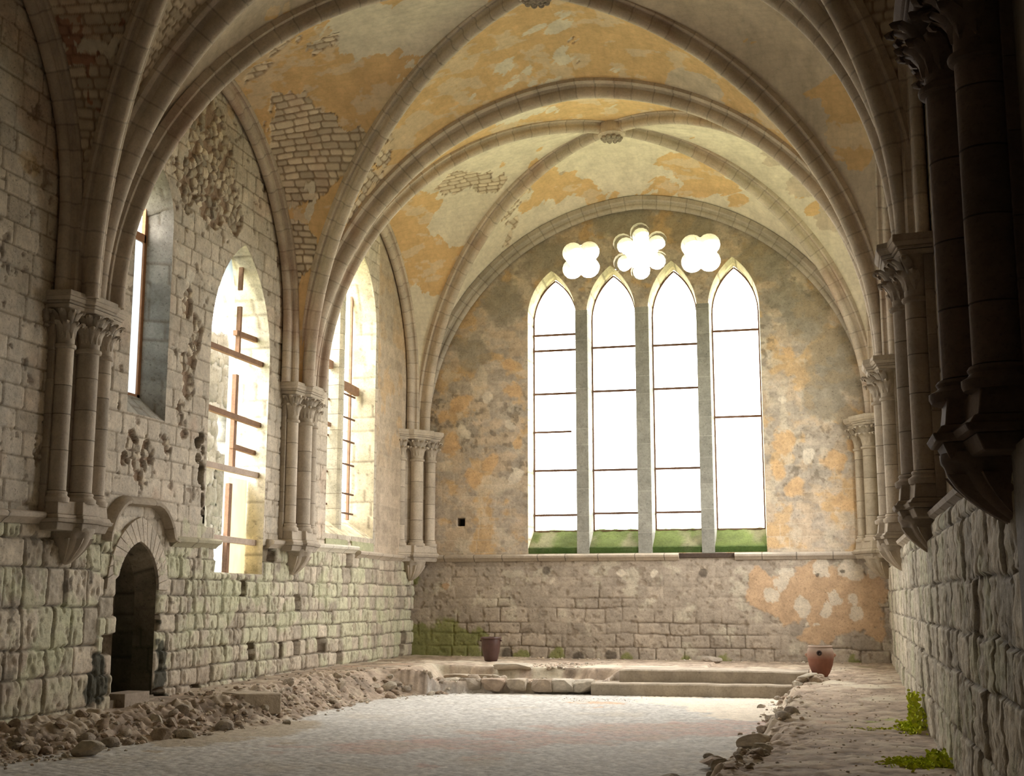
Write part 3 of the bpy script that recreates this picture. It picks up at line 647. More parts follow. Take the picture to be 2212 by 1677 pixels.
def column(x, y, rz, label, seed, col=LIME, big=1.0, carved=True):
    t = thing('wall_column', label, 'column', (x, y, 0), rz)
    S = [(.25 * big, 0, .175), (.17 * big, -.52, .145), (.17 * big, .52, .145)]
    # backing pilaster (stepped)
    m = MB(); c0 = tuple(q * .92 for q in col)
    z = 2.85; rng = random.Random(seed)
    while z < 5.95:
        nz = min(z + rng.uniform(.42, .6), 5.98); g = rng.uniform(.85, 1.08); cc = tuple(q * g for q in c0)
        m.prism([(-.05, -.72), (.10, -.72), (.10, -.66), (.07, -.36), (.12, -.24), (.12, .24), (.07, .36), (.10, .66), (.10, .72), (-.05, .72)], z, nz - .008, col=cc)
        m.prism([(-.05, -.71), (.09, -.71), (.09, -.655), (.06, -.355), (.11, -.235), (.11, .235), (.06, .355), (.09, .655), (.09, .71), (-.05, .71)], nz - .008, nz, col=tuple(q * .5 for q in cc))
        z = nz
    m.build('backing_pilaster', M_RIB, t)
    for i, (sx, sy, r) in enumerate(S):
        pr, cl = shaft_prof(r, 3.20, 5.40, seed * 7 + i, col)
        m = MB(); m.lathe(pr, sx, sy, 24, cl); m.build('shaft', M_RIB, t)
        # moulded base
        m = MB(); m.lathe([(r * 1.35, 3.030), (r * 1.42, 3.060), (r * 1.42, 3.100), (r * 1.2, 3.125), (r * 1.12, 3.145), (r * 1.2, 3.170), (r * 1.12, 3.195), (r, 3.200)], sx, sy, 24, col)
        m.build('shaft_base', M_RIB, t)
        # capital bell
        m = MB(); R1 = r * 1.18
        m.lathe([(r, 5.370), (r * 1.2, 5.385), (r * 1.24, 5.410), (r * 1.2, 5.435), (r, 5.450), (r * 1.02, 5.580), (r * 1.12, 5.750), (r * 1.35, 5.900), (r * 1.5, 5.990)], sx, sy, 24, tuple(q * .88 for q in col))
        cap = m.build('capital', M_RIB, t)
        m = MB(); n = 7 if i == 0 else 5
        for tier, (zz, rr, lean) in enumerate(((5.720, r * 1.12, .05), (5.890, r * 1.32, .06))):
            for q in range(n):
                a = -1.7 + 3.210 * (q + (.5 if tier else 0)) / n
                if i == 1: a -= .5
                if i == 2: a += .5
                if tier and q == n - 1: continue
                ca, sa = math.cos(a), math.sin(a); px, py = sx + rr * ca, sy + rr * sa
                rings = []
                for (dz, do, wdt) in ((-.2, -.02, .03), (-.08, .0, .055), (.0, .03 + lean * .3, .06), (.05, .06 + lean, .05), (.03, .085 + lean, .035), (-.005, .07 + lean, .02)):
                    cx, cy = px + ca * do, py + sa * do; w = wdt
                    rings.append([(cx - sa * w - ca * .02, cy + ca * w - sa * .02, zz + dz), (cx + ca * .015, cy + sa * .015, zz + dz + .01), (cx + sa * w - ca * .02, cy - ca * w - sa * .02, zz + dz), (cx - ca * .035, cy - sa * .035, zz + dz)])
                m.loft(rings, tuple(qq * .8 for qq in col))
        m.build('leaf_carving', M_RIB, cap, sharp=60)
    # abacus in three mouldings
    m = MB()
    m.prism(abacus_poly(.0), 5.980, 6.040, abacus_poly(.03), col)
    m.prism(abacus_poly(.04), 6.045, 6.090, abacus_poly(.045), tuple(q * .85 for q in col))
    m.prism(abacus_poly(.055), 6.090, 6.150, abacus_poly(.09), col)
    m.prism(abacus_poly(.09), 6.150, ZC, abacus_poly(.085), tuple(q * .93 for q in col))
    m.build('abacus', M_RIB, t, bevel=.012)
    # stepped plinth and string moulding
    m = MB()
    def pp(g, sh=0): return [(-.05, -.72 - g), (.35 + g, -.70 - g), (.38 + g, -.26 - g), (.48 + g + sh, -.23 - g), (.48 + g + sh, .23 + g), (.38 + g, .26 + g), (.35 + g, .70 + g), (-.05, .72 + g)]
    m.prism(pp(-.02), 2.850, 3.055, pp(-.04), col)
    m.build('plinth', M_RIB, t, bevel=.012)
    m = MB(); m.prism(pp(.03), 2.790, 2.850, pp(.0), col); m.prism(pp(.03), 2.730, 2.790, pp(.055), tuple(q * .9 for q in col)); m.prism(pp(-.04), 2.610, 2.730, pp(.0), tuple(q * .8 for q in col))
    m.build('string_moulding', M_RIB, t, bevel=.012)
    # carved corbel hanging below the main shaft
    m = MB(); rings = []; n = 28
    PRF = ((2.66, .60, .34), (2.60, .595, .34), (2.57, .55, .315), (2.50, .53, .30), (2.42, .485, .275), (2.34, .42, .24), (2.26, .33, .195), (2.18, .22, .14), (2.13, .13, .09), (2.10, .04, .04))
    PRF = [(a, b * .84, c) for a, b, c in PRF]
    for zz, ox, hw in PRF:
        ring = []
        for i in range(n):
            a = -math.pi / 2 + math.pi * i / (n - 1); f = 1 + (.05 * math.cos(7 * a) if zz < 2.58 else 0)
            ring.append(((ox * f) * abs(math.cos(a)) ** .75 - .02, hw * f * math.copysign(abs(math.sin(a)) ** .8, math.sin(a)), zz))
        rings.append(ring + [(-.06, hw, zz), (-.06, -hw, zz)])
    m.loft(rings, tuple(q * .88 for q in col)); cb = m.build('corbel', M_RIB, t, sharp=50)
    m = MB()
    for a in (-1.0, -.35, .35, 1.0):
        rr = []
        for zz, ox, hw in PRF[3:9]:
            k = (zz - 2.1) / .4; w = .045 * (.6 + k); up = .03 + .05 * max(0, k - .55)
            cx = ox * abs(math.cos(a)) ** .75 - .02; cy = hw * math.copysign(abs(math.sin(a)) ** .8, math.sin(a)); nx, ny = math.cos(a), math.sin(a)
            rr.append([(cx - ny * w - nx * .03, cy + nx * w - ny * .03, zz), (cx + nx * up, cy + ny * up, zz + .01), (cx + ny * w - nx * .03, cy - nx * w - ny * .03, zz), (cx - nx * .06, cy - ny * .06, zz)])
        m.loft(rr[::-1], tuple(q * .95 for q in col))
    m.build('corbel_leaf', M_RIB, cb, sharp=70)
    t.scale = ((.92 if x < 0 else 1.15), 1, 1)
    return t
column(XL, PY[2], 0, 'tall cluster of three pale shafts left of the small doorway', 1)
column(XL, PY[1] + .02, 0, 'cluster of three shafts between the boarded window and the twin-light window', 2)
column(XL + .12, YB - .5, -.62, 'small cluster of shafts in the far left corner', 3)
column(XL, PY[3], 0, 'cluster of shafts on the left wall beside the viewpoint, out of view', 4)
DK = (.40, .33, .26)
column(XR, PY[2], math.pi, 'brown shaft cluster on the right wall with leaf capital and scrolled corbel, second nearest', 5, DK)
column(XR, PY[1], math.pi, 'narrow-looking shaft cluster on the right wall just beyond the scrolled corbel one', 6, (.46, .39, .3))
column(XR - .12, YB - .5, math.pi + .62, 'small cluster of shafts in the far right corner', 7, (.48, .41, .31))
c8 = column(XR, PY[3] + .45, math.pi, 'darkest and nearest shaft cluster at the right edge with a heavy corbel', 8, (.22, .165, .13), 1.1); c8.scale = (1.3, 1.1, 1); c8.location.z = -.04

# ------------------------------------------------------------------ left wall
LW_BIG = [(21.72, 2.95), (22.12, 2.93), (22.14, 2.1), (24.28, 2.1)] + lancet(21.70, 24.34, 3.0, 6.55, 8.78)[2:]
LW_SLIT = lancet(18.84, 20.10, 4.72, 8.35, 9.35)
LW_TWIN = lancet(27.60, 30.78, 3.12, 8.55, 10.6)
LW_DOOR = lancet(18.74, 20.06, -.3, 1.75, 2.56)
LW_OPEN = [LW_BIG, LW_SLIT, LW_TWIN, LW_DOOR]
def irr(y, z, amp, seed):
    return (fbm(y * 3.1, z * 3.1, seed, 3) - .5) * amp
def left_surf(u, v):
    y, z = u, v
    low = 1 - sstep(2.66, 2.72, z)
    j1, a1, b1, d1 = masonry(y, z, (.30, .40), (.35, .85), 3, .011, .015)
    j2, a2, b2, d2 = masonry(y, z, (.29, .40), (.22, .58), 9, .012, .035)
    big = 1 - sstep(18.2, 18.3, y)
    j3, a3, b3, d3 = masonry(y, z, (.42, .60), (.38, .8), 12, .014, .04)
    j2 = np.where(big > .5, j3, j2); a2 = np.where(big > .5, a3, a2); b2 = np.where(big > .5, b3, b2); d2 = np.where(big > .5, d3, d2)
    P = np.stack([np.full_like(y, XL), y, z], 1)
    fine = fbm(y * 9, z * 9, 21, 4); mid = fbm(y * 2.2, z * 2.2, 22, 4); lo = fbm(y * .5, z * .5, 23, 3)
    streak = fbm(y * 17, z * 7, 24, 4)
    # upper ashlar
    cu = np.array((.64, .565, .455))[None] * (.80 + .26 * a1 + .18 * (fine - .5))[:, None]
    cu = mixc(cu, (.50, .47, .40), sstep(.5, .75, mid) * .5)
    cu = mixc(cu, (.56, .37, .26), sstep(.6, .75, fbm(y * .8 + 9, z * .8, 28, 4)) * .35)
    cu = mixc(cu, (.20, .155, .10), j1 * .7)
    shaded_hole = sstep(.69, .74, fbm(y * 5, z * 5, 29, 5)); cu = mixc(cu, (.22, .16, .11), shaded_hole * .6)
    hu = -.022 * j1 + .012 * (b1 - .5) + .016 * (fine - .5) - .03 * shaded_hole
    # lower rough coursed stone with greenish bloom
    cl = np.array((.59, .52, .41))[None] * (.64 + .46 * a2 + .4 * (fine - .5))[:, None]
    cl = mixc(cl, (.59, .58, .41), sstep(.34, .56, mid) * .85 * (b2 > .2))
    cl = mixc(cl, (.46, .37, .29), sstep(.55, .72, lo) * .5)
    pit = sstep(.57, .70, streak) * sstep(.3, .6, b2 + mid * .5); cl = mixc(cl, (.27, .215, .15), pit * .6)
    cl = mixc(cl, (.13, .10, .065), j2 * .8)
    miss = (_h(np.floor(a2 * 9999), np.floor(b2 * 9999), 5) < .06)
    cl = mixc(cl, (.20, .145, .10), miss * .75)
    round_ = sstep(0, .09, d2)
    hl = -.04 * j2 + .045 * (b2 - .5) + .014 * sstep(0, .05, d2) - .028 * pit + .035 * (fine - .5) - .17 * miss
    # rubble core where facing has fallen
    rub = np.maximum(score(P, 'rubble', 'L'), -5) + .26 + (mid - .5) * .4 + (a1 - .5) * .5
    mr = sstep(-.02, .06, rub)
    
    f1, f2, ar = voronoi(y * 5.2, z * 5.6, 66); br = _h(np.floor(ar * 9999), ar * 0, 68); st = sstep(.05, .22, f2 - f1) * (br > .25)
    cr = np.array((.60, .52, .40))[None] * (.55 + .6 * ar)[:, None]; cr = mixc(cr, (.33, .24, .17), 1 - st)
    hr = -.075 + .06 * st * (.3 + br) + .05 * (fine - .5)
    cup = cu * (1 - mr)[:, None] + cr * mr[:, None]; hup = hu * (1 - mr) + hr * mr
    col = cup * (1 - low)[:, None] + cl * low[:, None]; h = hup * (1 - low) + (hl + .03) * low
    for kd, c, am in (('dark', (.05, .05, .035), .92), ('green', (.54, .55, .36), .5), ('soot', (.20, .17, .13), .8), ('pale', (.74, .69, .58), .7), ('orange', (.56, .40, .22), .6), ('shaded_hole', (.03, .025, .02), 1)):
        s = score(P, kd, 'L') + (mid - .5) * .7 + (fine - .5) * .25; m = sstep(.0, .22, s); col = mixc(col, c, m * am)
        if kd == 'shaded_hole': h = h - .3 * m  # gap beside the boarded window: sunk, with its shadow painted near black
    en = sstep(30.9, 31.0, y) * (1 - low)
    ce = np.array((.55, .455, .35))[None] * (.82 + .22 * a1 + .25 * (fine - .5))[:, None]; ce = mixc(ce, (.62, .43, .24), sstep(.48, .6, mid) * .6 * sstep(4.5, 6.5, z)); ce = mixc(ce, (.40, .34, .27), sstep(.5, .7, lo) * .5); ce = mixc(ce, (.62, .54, .42), j1 * .3)
    col = col * (1 - en)[:, None] + ce * en[:, None]; h = h * (1 - en) + en * (.01 * (fine - .5))
    return h, col
def j_soft(d, w): return 1 - np.clip(d / w, 0, 1)
def place_left(u, v, h): return np.stack([XL + h, u, v], 1)
us = np.arange(13.4, 34.35, .027); vs = np.arange(-.5, 12.6, .027)
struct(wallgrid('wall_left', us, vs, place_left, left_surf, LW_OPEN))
us = np.arange(-8.4, 13.6, .2)
m = MB(); m.box(XL - .6, XL, -8.6, 13.42, -.6, 14.3, (.36, .31, .24)); struct(m.build('wall_left', M_STONE))

def reveal(name, poly, place, depth, scale, cfun, material, parent=None, taper=None, skip_bottom=False, nd=14, amp=.02, sub=.05):
    """ the thickness of a wall inside an opening; poly in wall coords, inner outline = taper(poly) """
    pts = [];
    n = len(poly)
    idx = range(n)
    for i in idx:
        a = poly[i]; b = poly[(i + 1) % n]
        if skip_bottom and i == 0: continue
        L = math.hypot(b[0] - a[0], b[1] - a[1]); k = max(1, int(L / sub))
        for q in range(k): pts.append((a[0] + (b[0] - a[0]) * q / k, a[1] + (b[1] - a[1]) * q / k))
    if skip_bottom: pts.append(poly[0])
    pts = np.array(pts); cx, cy = np.array(poly).mean(0)
    N = len(pts); V = []; C = []
    ds = np.linspace(0, 1, nd)
    inner = np.array([taper(p) for p in pts]) if taper else pts
    seg = np.r_[0, np.cumsum(np.linalg.norm(np.diff(pts, axis=0), axis=1))]
    S, D = np.meshgrid(seg, ds * depth, indexing='ij')
    j, a, b, d = masonry(D.ravel(), S.ravel(), (.3, .42), (.25, .6), 71, .011, .01)
    j = j.reshape(N, nd); a = a.reshape(N, nd)
    nn = (fbm(S.ravel() * 4, D.ravel() * 4, 77, 4).reshape(N, nd) - .5)
    for i in range(N):
        for q, t in enumerate(ds):
            p = pts[i] * (1 - t) + inner[i] * t
            w = np.array([cx, cy]) - p; w /= np.linalg.norm(w) + 1e-9
            o_ = (0 if q in (0, nd - 1) else 1) * (amp * nn[i, q] - .012 * j[i, q])
            V.append(place(p[0] + w[0] * o_, p[1] + w[1] * o_, -t * depth)); C.append(cfun(p[0], p[1], t, a[i, q], j[i, q], nn[i, q]))
    F = gridfaces(N, nd)
    if not skip_bottom:
        i = np.arange(nd - 1); F = np.concatenate([F, np.stack([(N - 1) * nd + i, i, i + 1, (N - 1) * nd + i + 1], 1)])
    o = link(name, mesh_np(name, np.array(V), F, np.array(C), True, 50), material, parent)
    return o
def PLf(u, v, h): return (XL + h, u, v)
def PBf(u, v, h): return (u, YB - h, v)
def cstone(base, jc=(.2, .16, .11)):
    base = np.array(base)
    return lambda x, y, t, a, j, n: base * (.82 + .28 * a + .5 * n) * (1 - j * .7) + np.array(jc) * j * .7
def shrink(du, dv0, cu, vs):
    return lambda p: np.array([p[0] + (du if p[0] < cu else -du) * min(1, abs(p[0] - cu) / .3), p[1]])

def empty_struct(name, loc):
    o = bpy.data.objects.new(name, None); COL.objects.link(o); o.location = loc; o['kind'] = 'structure'; o.empty_display_size = .2
    return o

# ---- window_2: big broken boarded window in the left wall
w2 = empty_struct('window_2', (0, 0, 0))
reveal('window_reveal', LW_BIG, PLf, .95, 1, cstone((.66, .60, .46)), M_STONE, w2, amp=.06)
def beam(y0, z0, y1, z1, x0=-11.62, x1=-11.62, w=.1, h=.11, par=w2, name='cross_beam', m=M_WOOD):
    b = MB(); b.bar((x0, y0, z0), (x1, y1, z1), w, h); return b.build(name, m, par, bevel=.008)
XW = -11.62
beam(21.55, 6.50, 24.75, 6.52)
beam(21.42, 5.28, 24.72, 5.20)
beam(21.60, 4.17, 24.6, 4.15, h=.12, m=mat('pale_timber', .4, 25, .85, .3, (.55, .44, .36)))
beam(21.85, 2.78, 24.72, 2.74, h=.12, m=bpy.data.materials['pale_timber'])
beam(23.35, 7.02, 24.6, 7.06, x0=-11.75, x1=-11.75)
beam(23.3, 4.66, 24.55, 4.62, x0=-11.72, x1=-11.72, h=.1)
for (z0, z1, yy, wd) in ((2.1, 3.9, 23.30, .13), (4.15, 6.15, 23.42, .12), (6.5, 7.6, 23.5, .07), (7.95, 8.7, 23.52, .05)):
    b = MB(); b.bar((XW - .12, yy - .03, z0), (XW - .12, yy, z1), wd, .1, up=(1, 0, 0)); b.build('timber_post', M_WOOD, w2, bevel=.008)
b = MB(); b.prism([(XW - .10, 21.74), (XW - .04, 21.74), (XW - .04, 21.86), (XW - .10, 21.86)], 2.95, 4.2); b.build('timber_post', M_WOOD, w2)
# pale closing board lower right and torn cloudy sheet
b = MB(); b.add([(XW - .2, 23.42, 2.12), (XW - .2, 24.27, 2.12), (XW - .2, 24.27, 4.05), (XW - .2, 23.42, 4.05), (XW - .22, 23.42, 2.12), (XW - .22, 24.27, 2.12), (XW - .22, 24.27, 4.05), (XW - .22, 23.42, 4.05)],
                  [(0, 1, 2, 3), (7, 6, 5, 4), (0, 4, 5, 1), (1, 5, 6, 2), (2, 6, 7, 3), (3, 7, 4, 0)]); b.build('closing_board', M_BOARD, w2)
b = MB(); pl = [(22.20, 2.12), (23.22, 2.12), (23.22, 2.95), (23.1, 2.72), (22.98, 2.62), (22.6, 2.58), (22.2, 2.6)]
b.add([(XW - .18, y, z) for y, z in pl] + [(XW - .186, y, z) for y, z in pl], [tuple(range(7)), tuple(range(13, 6, -1))] + [(i, (i + 1) % 7, (i + 1) % 7 + 7, i + 7) for i in range(7)])
b.build('torn_plastic_sheet', M_PLASTIC, w2)
pl = [(23.55, 6.6), (23.5, 8.0), (23.3, 8.6), (22.98, 8.72), (22.7, 8.45), (22.9, 8.1), (23.25, 7.5), (23.4, 6.6)]
b = MB(); b.add([(XW - .25, y, z) for y, z in pl] + [(XW - .256, y, z) for y, z in pl], [tuple(range(8)), tuple(range(15, 7, -1))] + [(i, (i + 1) % 8, (i + 1) % 8 + 8, i + 8) for i in range(8)])
b.build('torn_plastic_sheet', M_PLASTIC, w2)

# ---- window_3: half blocked slit beside the first cluster
w3 = empty_struct('window_3', (0, 0, 0))
def tslit(p):
    y, z = p
    return np.array([y - .22 * max(0, min(1, (y - 19.3) / .5)), z + (.42 if z < 4.9 else 0) - (.2 if z > 8.6 else 0)])
reveal('window_reveal', LW_SLIT, PLf, .42, 1, cstone((.42, .39, .33)), M_STONE, w3, taper=tslit, amp=.03)
m = MB(); xs = XL - .43
m.box(xs - .04, xs + .03, 19.80, 19.90, 5.1, 8.9); m.box(xs - .04, xs + .03, 18.8, 19.90, 5.05, 5.17)
m.build('window_frame', mat('brown_frame_timber', .2, 25, .7, .25, (.34, .17, .085)), w3)
m = MB(); m.box(xs - .015, xs - .005, 18.7, 19.84, 5.15, 7.97); m.build('window_pane', M_PLASTIC, w3)
m = MB(); m.box(xs - .04, xs + .03, 18.8, 19.85, 7.95, 8.1); m.build('frame_rail', bpy.data.materials['brown_frame_timber'], w3)

# ---- window_4: tall twin-light window in the end bay
w4 = empty_struct('window_4', (0, 0, 0))
reveal('window_reveal', LW_TWIN, PLf, .80, 1, cstone((.68, .60, .42)), M_STONE, w4, amp=.03, taper=lambda p: np.array([p[0] + (-.0 if p[0] > 29.2 else 0), p[1] + (.55 if p[1] < 3.3 else 0)]))
# stone mullion, with sloping foot
m = MB(); rng = random.Random(8); z = 3.0
while z < 9.9:
    nz = z + rng.uniform(.35, .6); g = rng.uniform(.85, 1.1); w = .0 if z > 4 else .0
    m.prism([(XL - .62, 28.98), (XL - .30, 28.98), (XL - .24, 29.05), (XL - .24, 29.20), (XL - .30, 29.27), (XL - .62, 29.27)], z, nz - .01, col=tuple(q * g for q in (.62, .58, .46)))
    m.prism([(XL - .62, 28.99), (XL - .30, 28.99), (XL - .25, 29.05), (XL - .25, 29.20), (XL - .30, 29.26), (XL - .62, 29.26)], nz - .01, nz, col=(.25, .2, .14)); z = nz
m.build('stone_mullion', M_STONE, w4)
m = MB(); m.box(XL - .50, XL - .42, 29.3, 29.42, 3.2, 9.9); m.build('timber_post', M_WOOD, w4)
m = MB(); m.box(XL - .66, XL - .60, 30.55, 30.62, 3.6, 9.6); m.build('timber_post', M_WOOD, w4)
for zz in (7.35, 5.85):
    m = MB(); m.bar((XL - .5, 27.5, zz + .05), (XL - .5, 28.95, zz), .13 if zz > 7 else .08, .2 if zz > 7 else .1); m.build('cross_beam', M_WOOD, w4, bevel=.01)
m = MB(); m.bar((XL - .5, 29.42, 7.0), (XL - .5, 30.75, 6.95), .12, .22); m.build('cross_beam', M_WOOD, w4, bevel=.01)
for zz in (3.75, 4.25, 5.0, 5.6, 6.2, 6.8):
    m = MB(); m.bar((XL - .55, 29.3, zz), (XL - .55, 30.75, zz), .03, .045); m.build('glazing_bar', M_IRON, w4)
for zz in (3.9, 4.7, 5.6, 6.5):
    m = MB(); m.bar((XL - .55, 27.6, zz), (XL - .55, 28.99, zz), .03, .045); m.build('glazing_bar', M_IRON, w4)
for (ya, yb_) in ((27.6, 28.98), (29.27, 30.78)):
    m = MB(); m.add([(XL + .03, ya, 2.98), (XL + .03, yb_, 2.98), (XL - .78, yb_, 3.66), (XL - .78, ya, 3.66), (XL + .03, ya, 2.7), (XL + .03, yb_, 2.7), (XL - .8, yb_, 2.7), (XL - .8, ya, 2.7)],
        [(0, 1, 2, 3), (4, 5, 1, 0), (0, 3, 7, 4), (1, 5, 6, 2), (3, 2, 6, 7)], (.46, .47, .30)); m.build('sloping_sill', M_STONE, w4)

# ---- door_1
d1 = empty_struct('door_1', (0, 0, 0))
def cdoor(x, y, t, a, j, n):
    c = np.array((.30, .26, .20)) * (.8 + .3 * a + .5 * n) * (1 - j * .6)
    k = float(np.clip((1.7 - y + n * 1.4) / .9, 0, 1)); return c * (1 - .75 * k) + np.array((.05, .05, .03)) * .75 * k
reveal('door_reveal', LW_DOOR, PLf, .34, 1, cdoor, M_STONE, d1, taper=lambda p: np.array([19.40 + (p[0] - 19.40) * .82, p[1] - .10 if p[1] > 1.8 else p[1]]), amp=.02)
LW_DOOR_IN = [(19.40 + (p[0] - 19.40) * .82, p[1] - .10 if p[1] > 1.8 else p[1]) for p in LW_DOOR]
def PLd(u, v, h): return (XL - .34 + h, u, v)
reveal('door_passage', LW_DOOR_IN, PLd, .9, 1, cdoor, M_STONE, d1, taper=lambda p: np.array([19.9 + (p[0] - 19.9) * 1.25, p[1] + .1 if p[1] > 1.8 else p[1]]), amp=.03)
def back_surf_(u, v):
    j, a, b, d = masonry(u, v, (.28, .4), (.35, .6), 33, .01, .02); n = fbm(u * 3, v * 3, 35, 4)
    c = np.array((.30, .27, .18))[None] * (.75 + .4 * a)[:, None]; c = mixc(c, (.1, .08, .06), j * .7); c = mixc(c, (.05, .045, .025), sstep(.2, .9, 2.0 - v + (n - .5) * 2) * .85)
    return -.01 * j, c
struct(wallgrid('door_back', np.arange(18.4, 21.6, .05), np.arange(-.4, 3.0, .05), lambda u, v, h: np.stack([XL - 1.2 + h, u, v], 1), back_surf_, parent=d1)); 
m = MB(); m.box(XL - 1.3, XL + .02, 18.7, 20.1, -.5, -.02, (.30, .25, .19)); m.box(XL - .25, XL + .16, 18.95, 19.72, -.35, .07, (.40, .33, .26)); m.build('door_sill', M_STONE, d1)
# voussoirs around the doorway
m = MB()
outer = lancet(18.42, 20.38, 1.75, 1.75, 2.98, 9); inner = LW_DOOR[2:]
o_ = outer[2:]
for i in range(len(o_) - 1):
    g = R0.uniform(.88, 1.08); a, b, c, d = inner[i], inner[i + 1], o_[i + 1], o_[i]
    def sh(p, q, t): return (p[0] + (q[0] - p[0]) * t, p[1] + (q[1] - p[1]) * t)
    e = .02; a2, b2 = sh(a, b, e), sh(b, a, e); d2, c2 = sh(d, c, e), sh(c, d, e)
    m.add([(XL + x, *p) for x in (0.0, .055) for p in (a2, b2, c2, d2)], [(4, 5, 6, 7), (0, 1, 5, 4), (1, 2, 6, 5), (2, 3, 7, 6), (3, 0, 4, 7)], tuple(q * g for q in (.60, .53, .43)))
m.build('arch_voussoirs', M_STONE, d1, bevel=.01)
# hood mould
hp = [(XL + .05, y, z) for y, z in lancet(18.30, 20.40, 2.45, 2.45, 3.22, 14)[2:]]
hp = [(XL + .05, 20.55, 2.62)] + [(XL + .05, 20.38, 2.66)] + hp[2:-1]
PH = [(-.09, -.10), (.02, -.10), (.10, -.06), (.13, -.02), (.12, .03), (.06, .05), (-.09, .06)]
o = rib('hood_mould', hp, PH, (1, 0, 0), (XL, 19.4, 1.5), (.48, .41, .32), d1, joints=.8, seed=3)

# string courses on the left wall
SP = [(-.1, -.14), (.05, -.14), (.10, -.09), (.17, -.05), (.19, 0.0), (.16, .03), (-.1, .07)]
def string(name, a, b, label, col=LIME, seed=1, inward=None, side=(1, 0, 0), parent=None):
    n = 24; A = np.array(a); B = np.array(b); pts = [tuple(A + (B - A) * i / n) for i in range(n + 1)]
    o = rib(name, pts, [(p, q) for p, q in SP], side, (A + B) / 2 + np.array((0, 0, 5)), col, joints=.9, seed=seed, jd=.45)
    o['kind'] = 'structure'; return o
string('trim_1', (XL, 13.4, 2.74), (XL, 16.5, 2.84), '', seed=4)
string('trim_2', (XL, 20.45, 2.66), (XL, 22.12, 2.68), '', col=(.50, .46, .33), seed=5)
string('trim_3', (XL, 24.45, 2.78), (XL, 25.2, 2.80), '', seed=6)
string('trim_4', (XL, 26.3, 2.80), (XL, 29.4, 2.84), '', col=(.66, .62, .52), seed=7)
string('trim_5', (XL, 29.5, 2.74), (XL, 33.4, 2.74), '', seed=8)

# ------------------------------------------------------------------ gable wall with the great window
LX = [(-8.09, -6.70, 10.78), (-6.40, -5.02, 10.83), (-4.68, -3.32, 10.86), (-3.02, -1.64, 10.86)]
LANC = [lancet(a, b, 2.82, 9.45, z) for a, b, z in LX]
Q1 = foil(-6.54, 11.04, 4, .33, .30, math.pi / 4); Q2 = foil(-3.18, 11.02, 4, .33, .31, math.pi / 4); SX = foil(-4.86, 11.18, 6, .56, .275, math.pi / 2)
MULL = [(-6.72, -6.38), (-5.04, -4.66), (-3.34, -3.0)]
mull_open = [[(a, 2.82), (b, 2.82), (b, 9.44), (a, 9.44)] for a, b in MULL]
def back_surf(u, v):
    x, z = u, v; P = np.stack([x, np.full_like(x, YB), z], 1)
    fine = fbm(x * 9, z * 9, 121, 4); mid = fbm(x * 1.6, z * 1.9, 122, 5); lo = fbm(x * .45, z * .6, 123, 3); hs = fbm(x * 1.2, z * 6, 125, 4)
    j1, a1, b1, d1_ = masonry(x, z, (.28, .36), (.35, .7), 103, .010, .012)
    j2, a2, b2, d2 = masonry(x, z, (.24, .40), (.36, .9), 109, .013, .05)
    low = 1 - sstep(2.66, 2.72, z)
    cu = np.array((.51, .435, .345))[None] * (.77 + .3 * a1 + .4 * (fine - .5))[:, None]
    cu = mixc(cu, (.37, .33, .27), sstep(.42, .66, hs * .6 + lo * .4) * .6); cu = mixc(cu, (.62, .46, .29), sstep(.45, .6, fbm(x * 3.2, z * 4, 127, 4)) * .4)
    cu = mixc(cu, (.62, .41, .19), sstep(.52, .62, mid) * .65)
    cu = mixc(cu, (.64, .56, .43), sstep(.60, .68, fbm(x * 1.9 + 30, z * 1.9, 131, 4)) * .6)
    spk = sstep(.60, .68, fbm(x * 7, z * 7, 137, 3)) * sstep(.45, .6, lo); cu = mixc(cu, (.17, .14, .10), spk * .6)
    vis = sstep(.35, .6, 1 - z / 9 + (mid - .5) * .8) * .75 + .12
    cu = mixc(cu, (.60, .52, .40), j1 * vis * .55); 
    cl = np.array((.46, .39, .31))[None] * (.80 + .26 * a2 + .25 * (fine - .5))[:, None]
    cl = mixc(cl, (.36, .31, .25), sstep(.5, .7, mid) * .5); cl = mixc(cl, (.60, .55, .43), sstep(.58, .7, fbm(x * 2.1, z * 2.6, 141, 4)) * .55)
    jl = j2 * sstep(.25, .75, 1.0 - z / 2.5 + (fbm(x * .9, z * 1.3, 143, 4) - .5) * 2.4); jl = np.maximum(jl, j2 * .12)
    cl = mixc(cl, (.17, .13, .09), jl * .85); pit = sstep(.62, .72, fbm(x * 8, z * 8, 151, 3)); cl = mixc(cl, (.22, .17, .12), pit * .5)
    hl = -.028 * jl + .010 * (b2 - .5) - .016 * pit + .012 * (fine - .5) + .006 * sstep(0, .08, d2)
    hu = -.008 * j1 + .006 * (fine - .5) - .006 * sstep(.5, .66, mid)
    col = cu * (1 - low)[:, None] + cl * low[:, None]; h = hu * (1 - low) + hl * low
    for kd, c, am in (('ochre', (.62, .415, .22), .85), ('plaster', (.56, .385, .235), .9), ('pale', (.68, .61, .49), .85), ('grey', (.30, .27, .21), .7), ('green', (.23, .245, .075), .85), ('dark', (.10, .08, .06), .8), ('shaded_hole', (.02, .018, .015), 1)):
        s = score(P, kd, 'B') + (0 if kd == 'shaded_hole' else (mid - .5) * .9 + (fine - .5) * .3); m = sstep(.0, .12 if kd in ('pale', 'plaster') else .3, s); col = mixc(col, c, m * am)
        if kd == 'shaded_hole': h = h - .35 * (s > .1)
        if kd == 'plaster': h = h * (1 - m) + (.012 + .006 * (fine - .5)) * m
    # square put-log hole
    C0 = col
    sq = (abs(x + 10.02) < .1) & (abs(z - 3.72) < .095); h = np.where(sq, -.3, h); col[sq] = (.02, .018, .015)
    return h, col
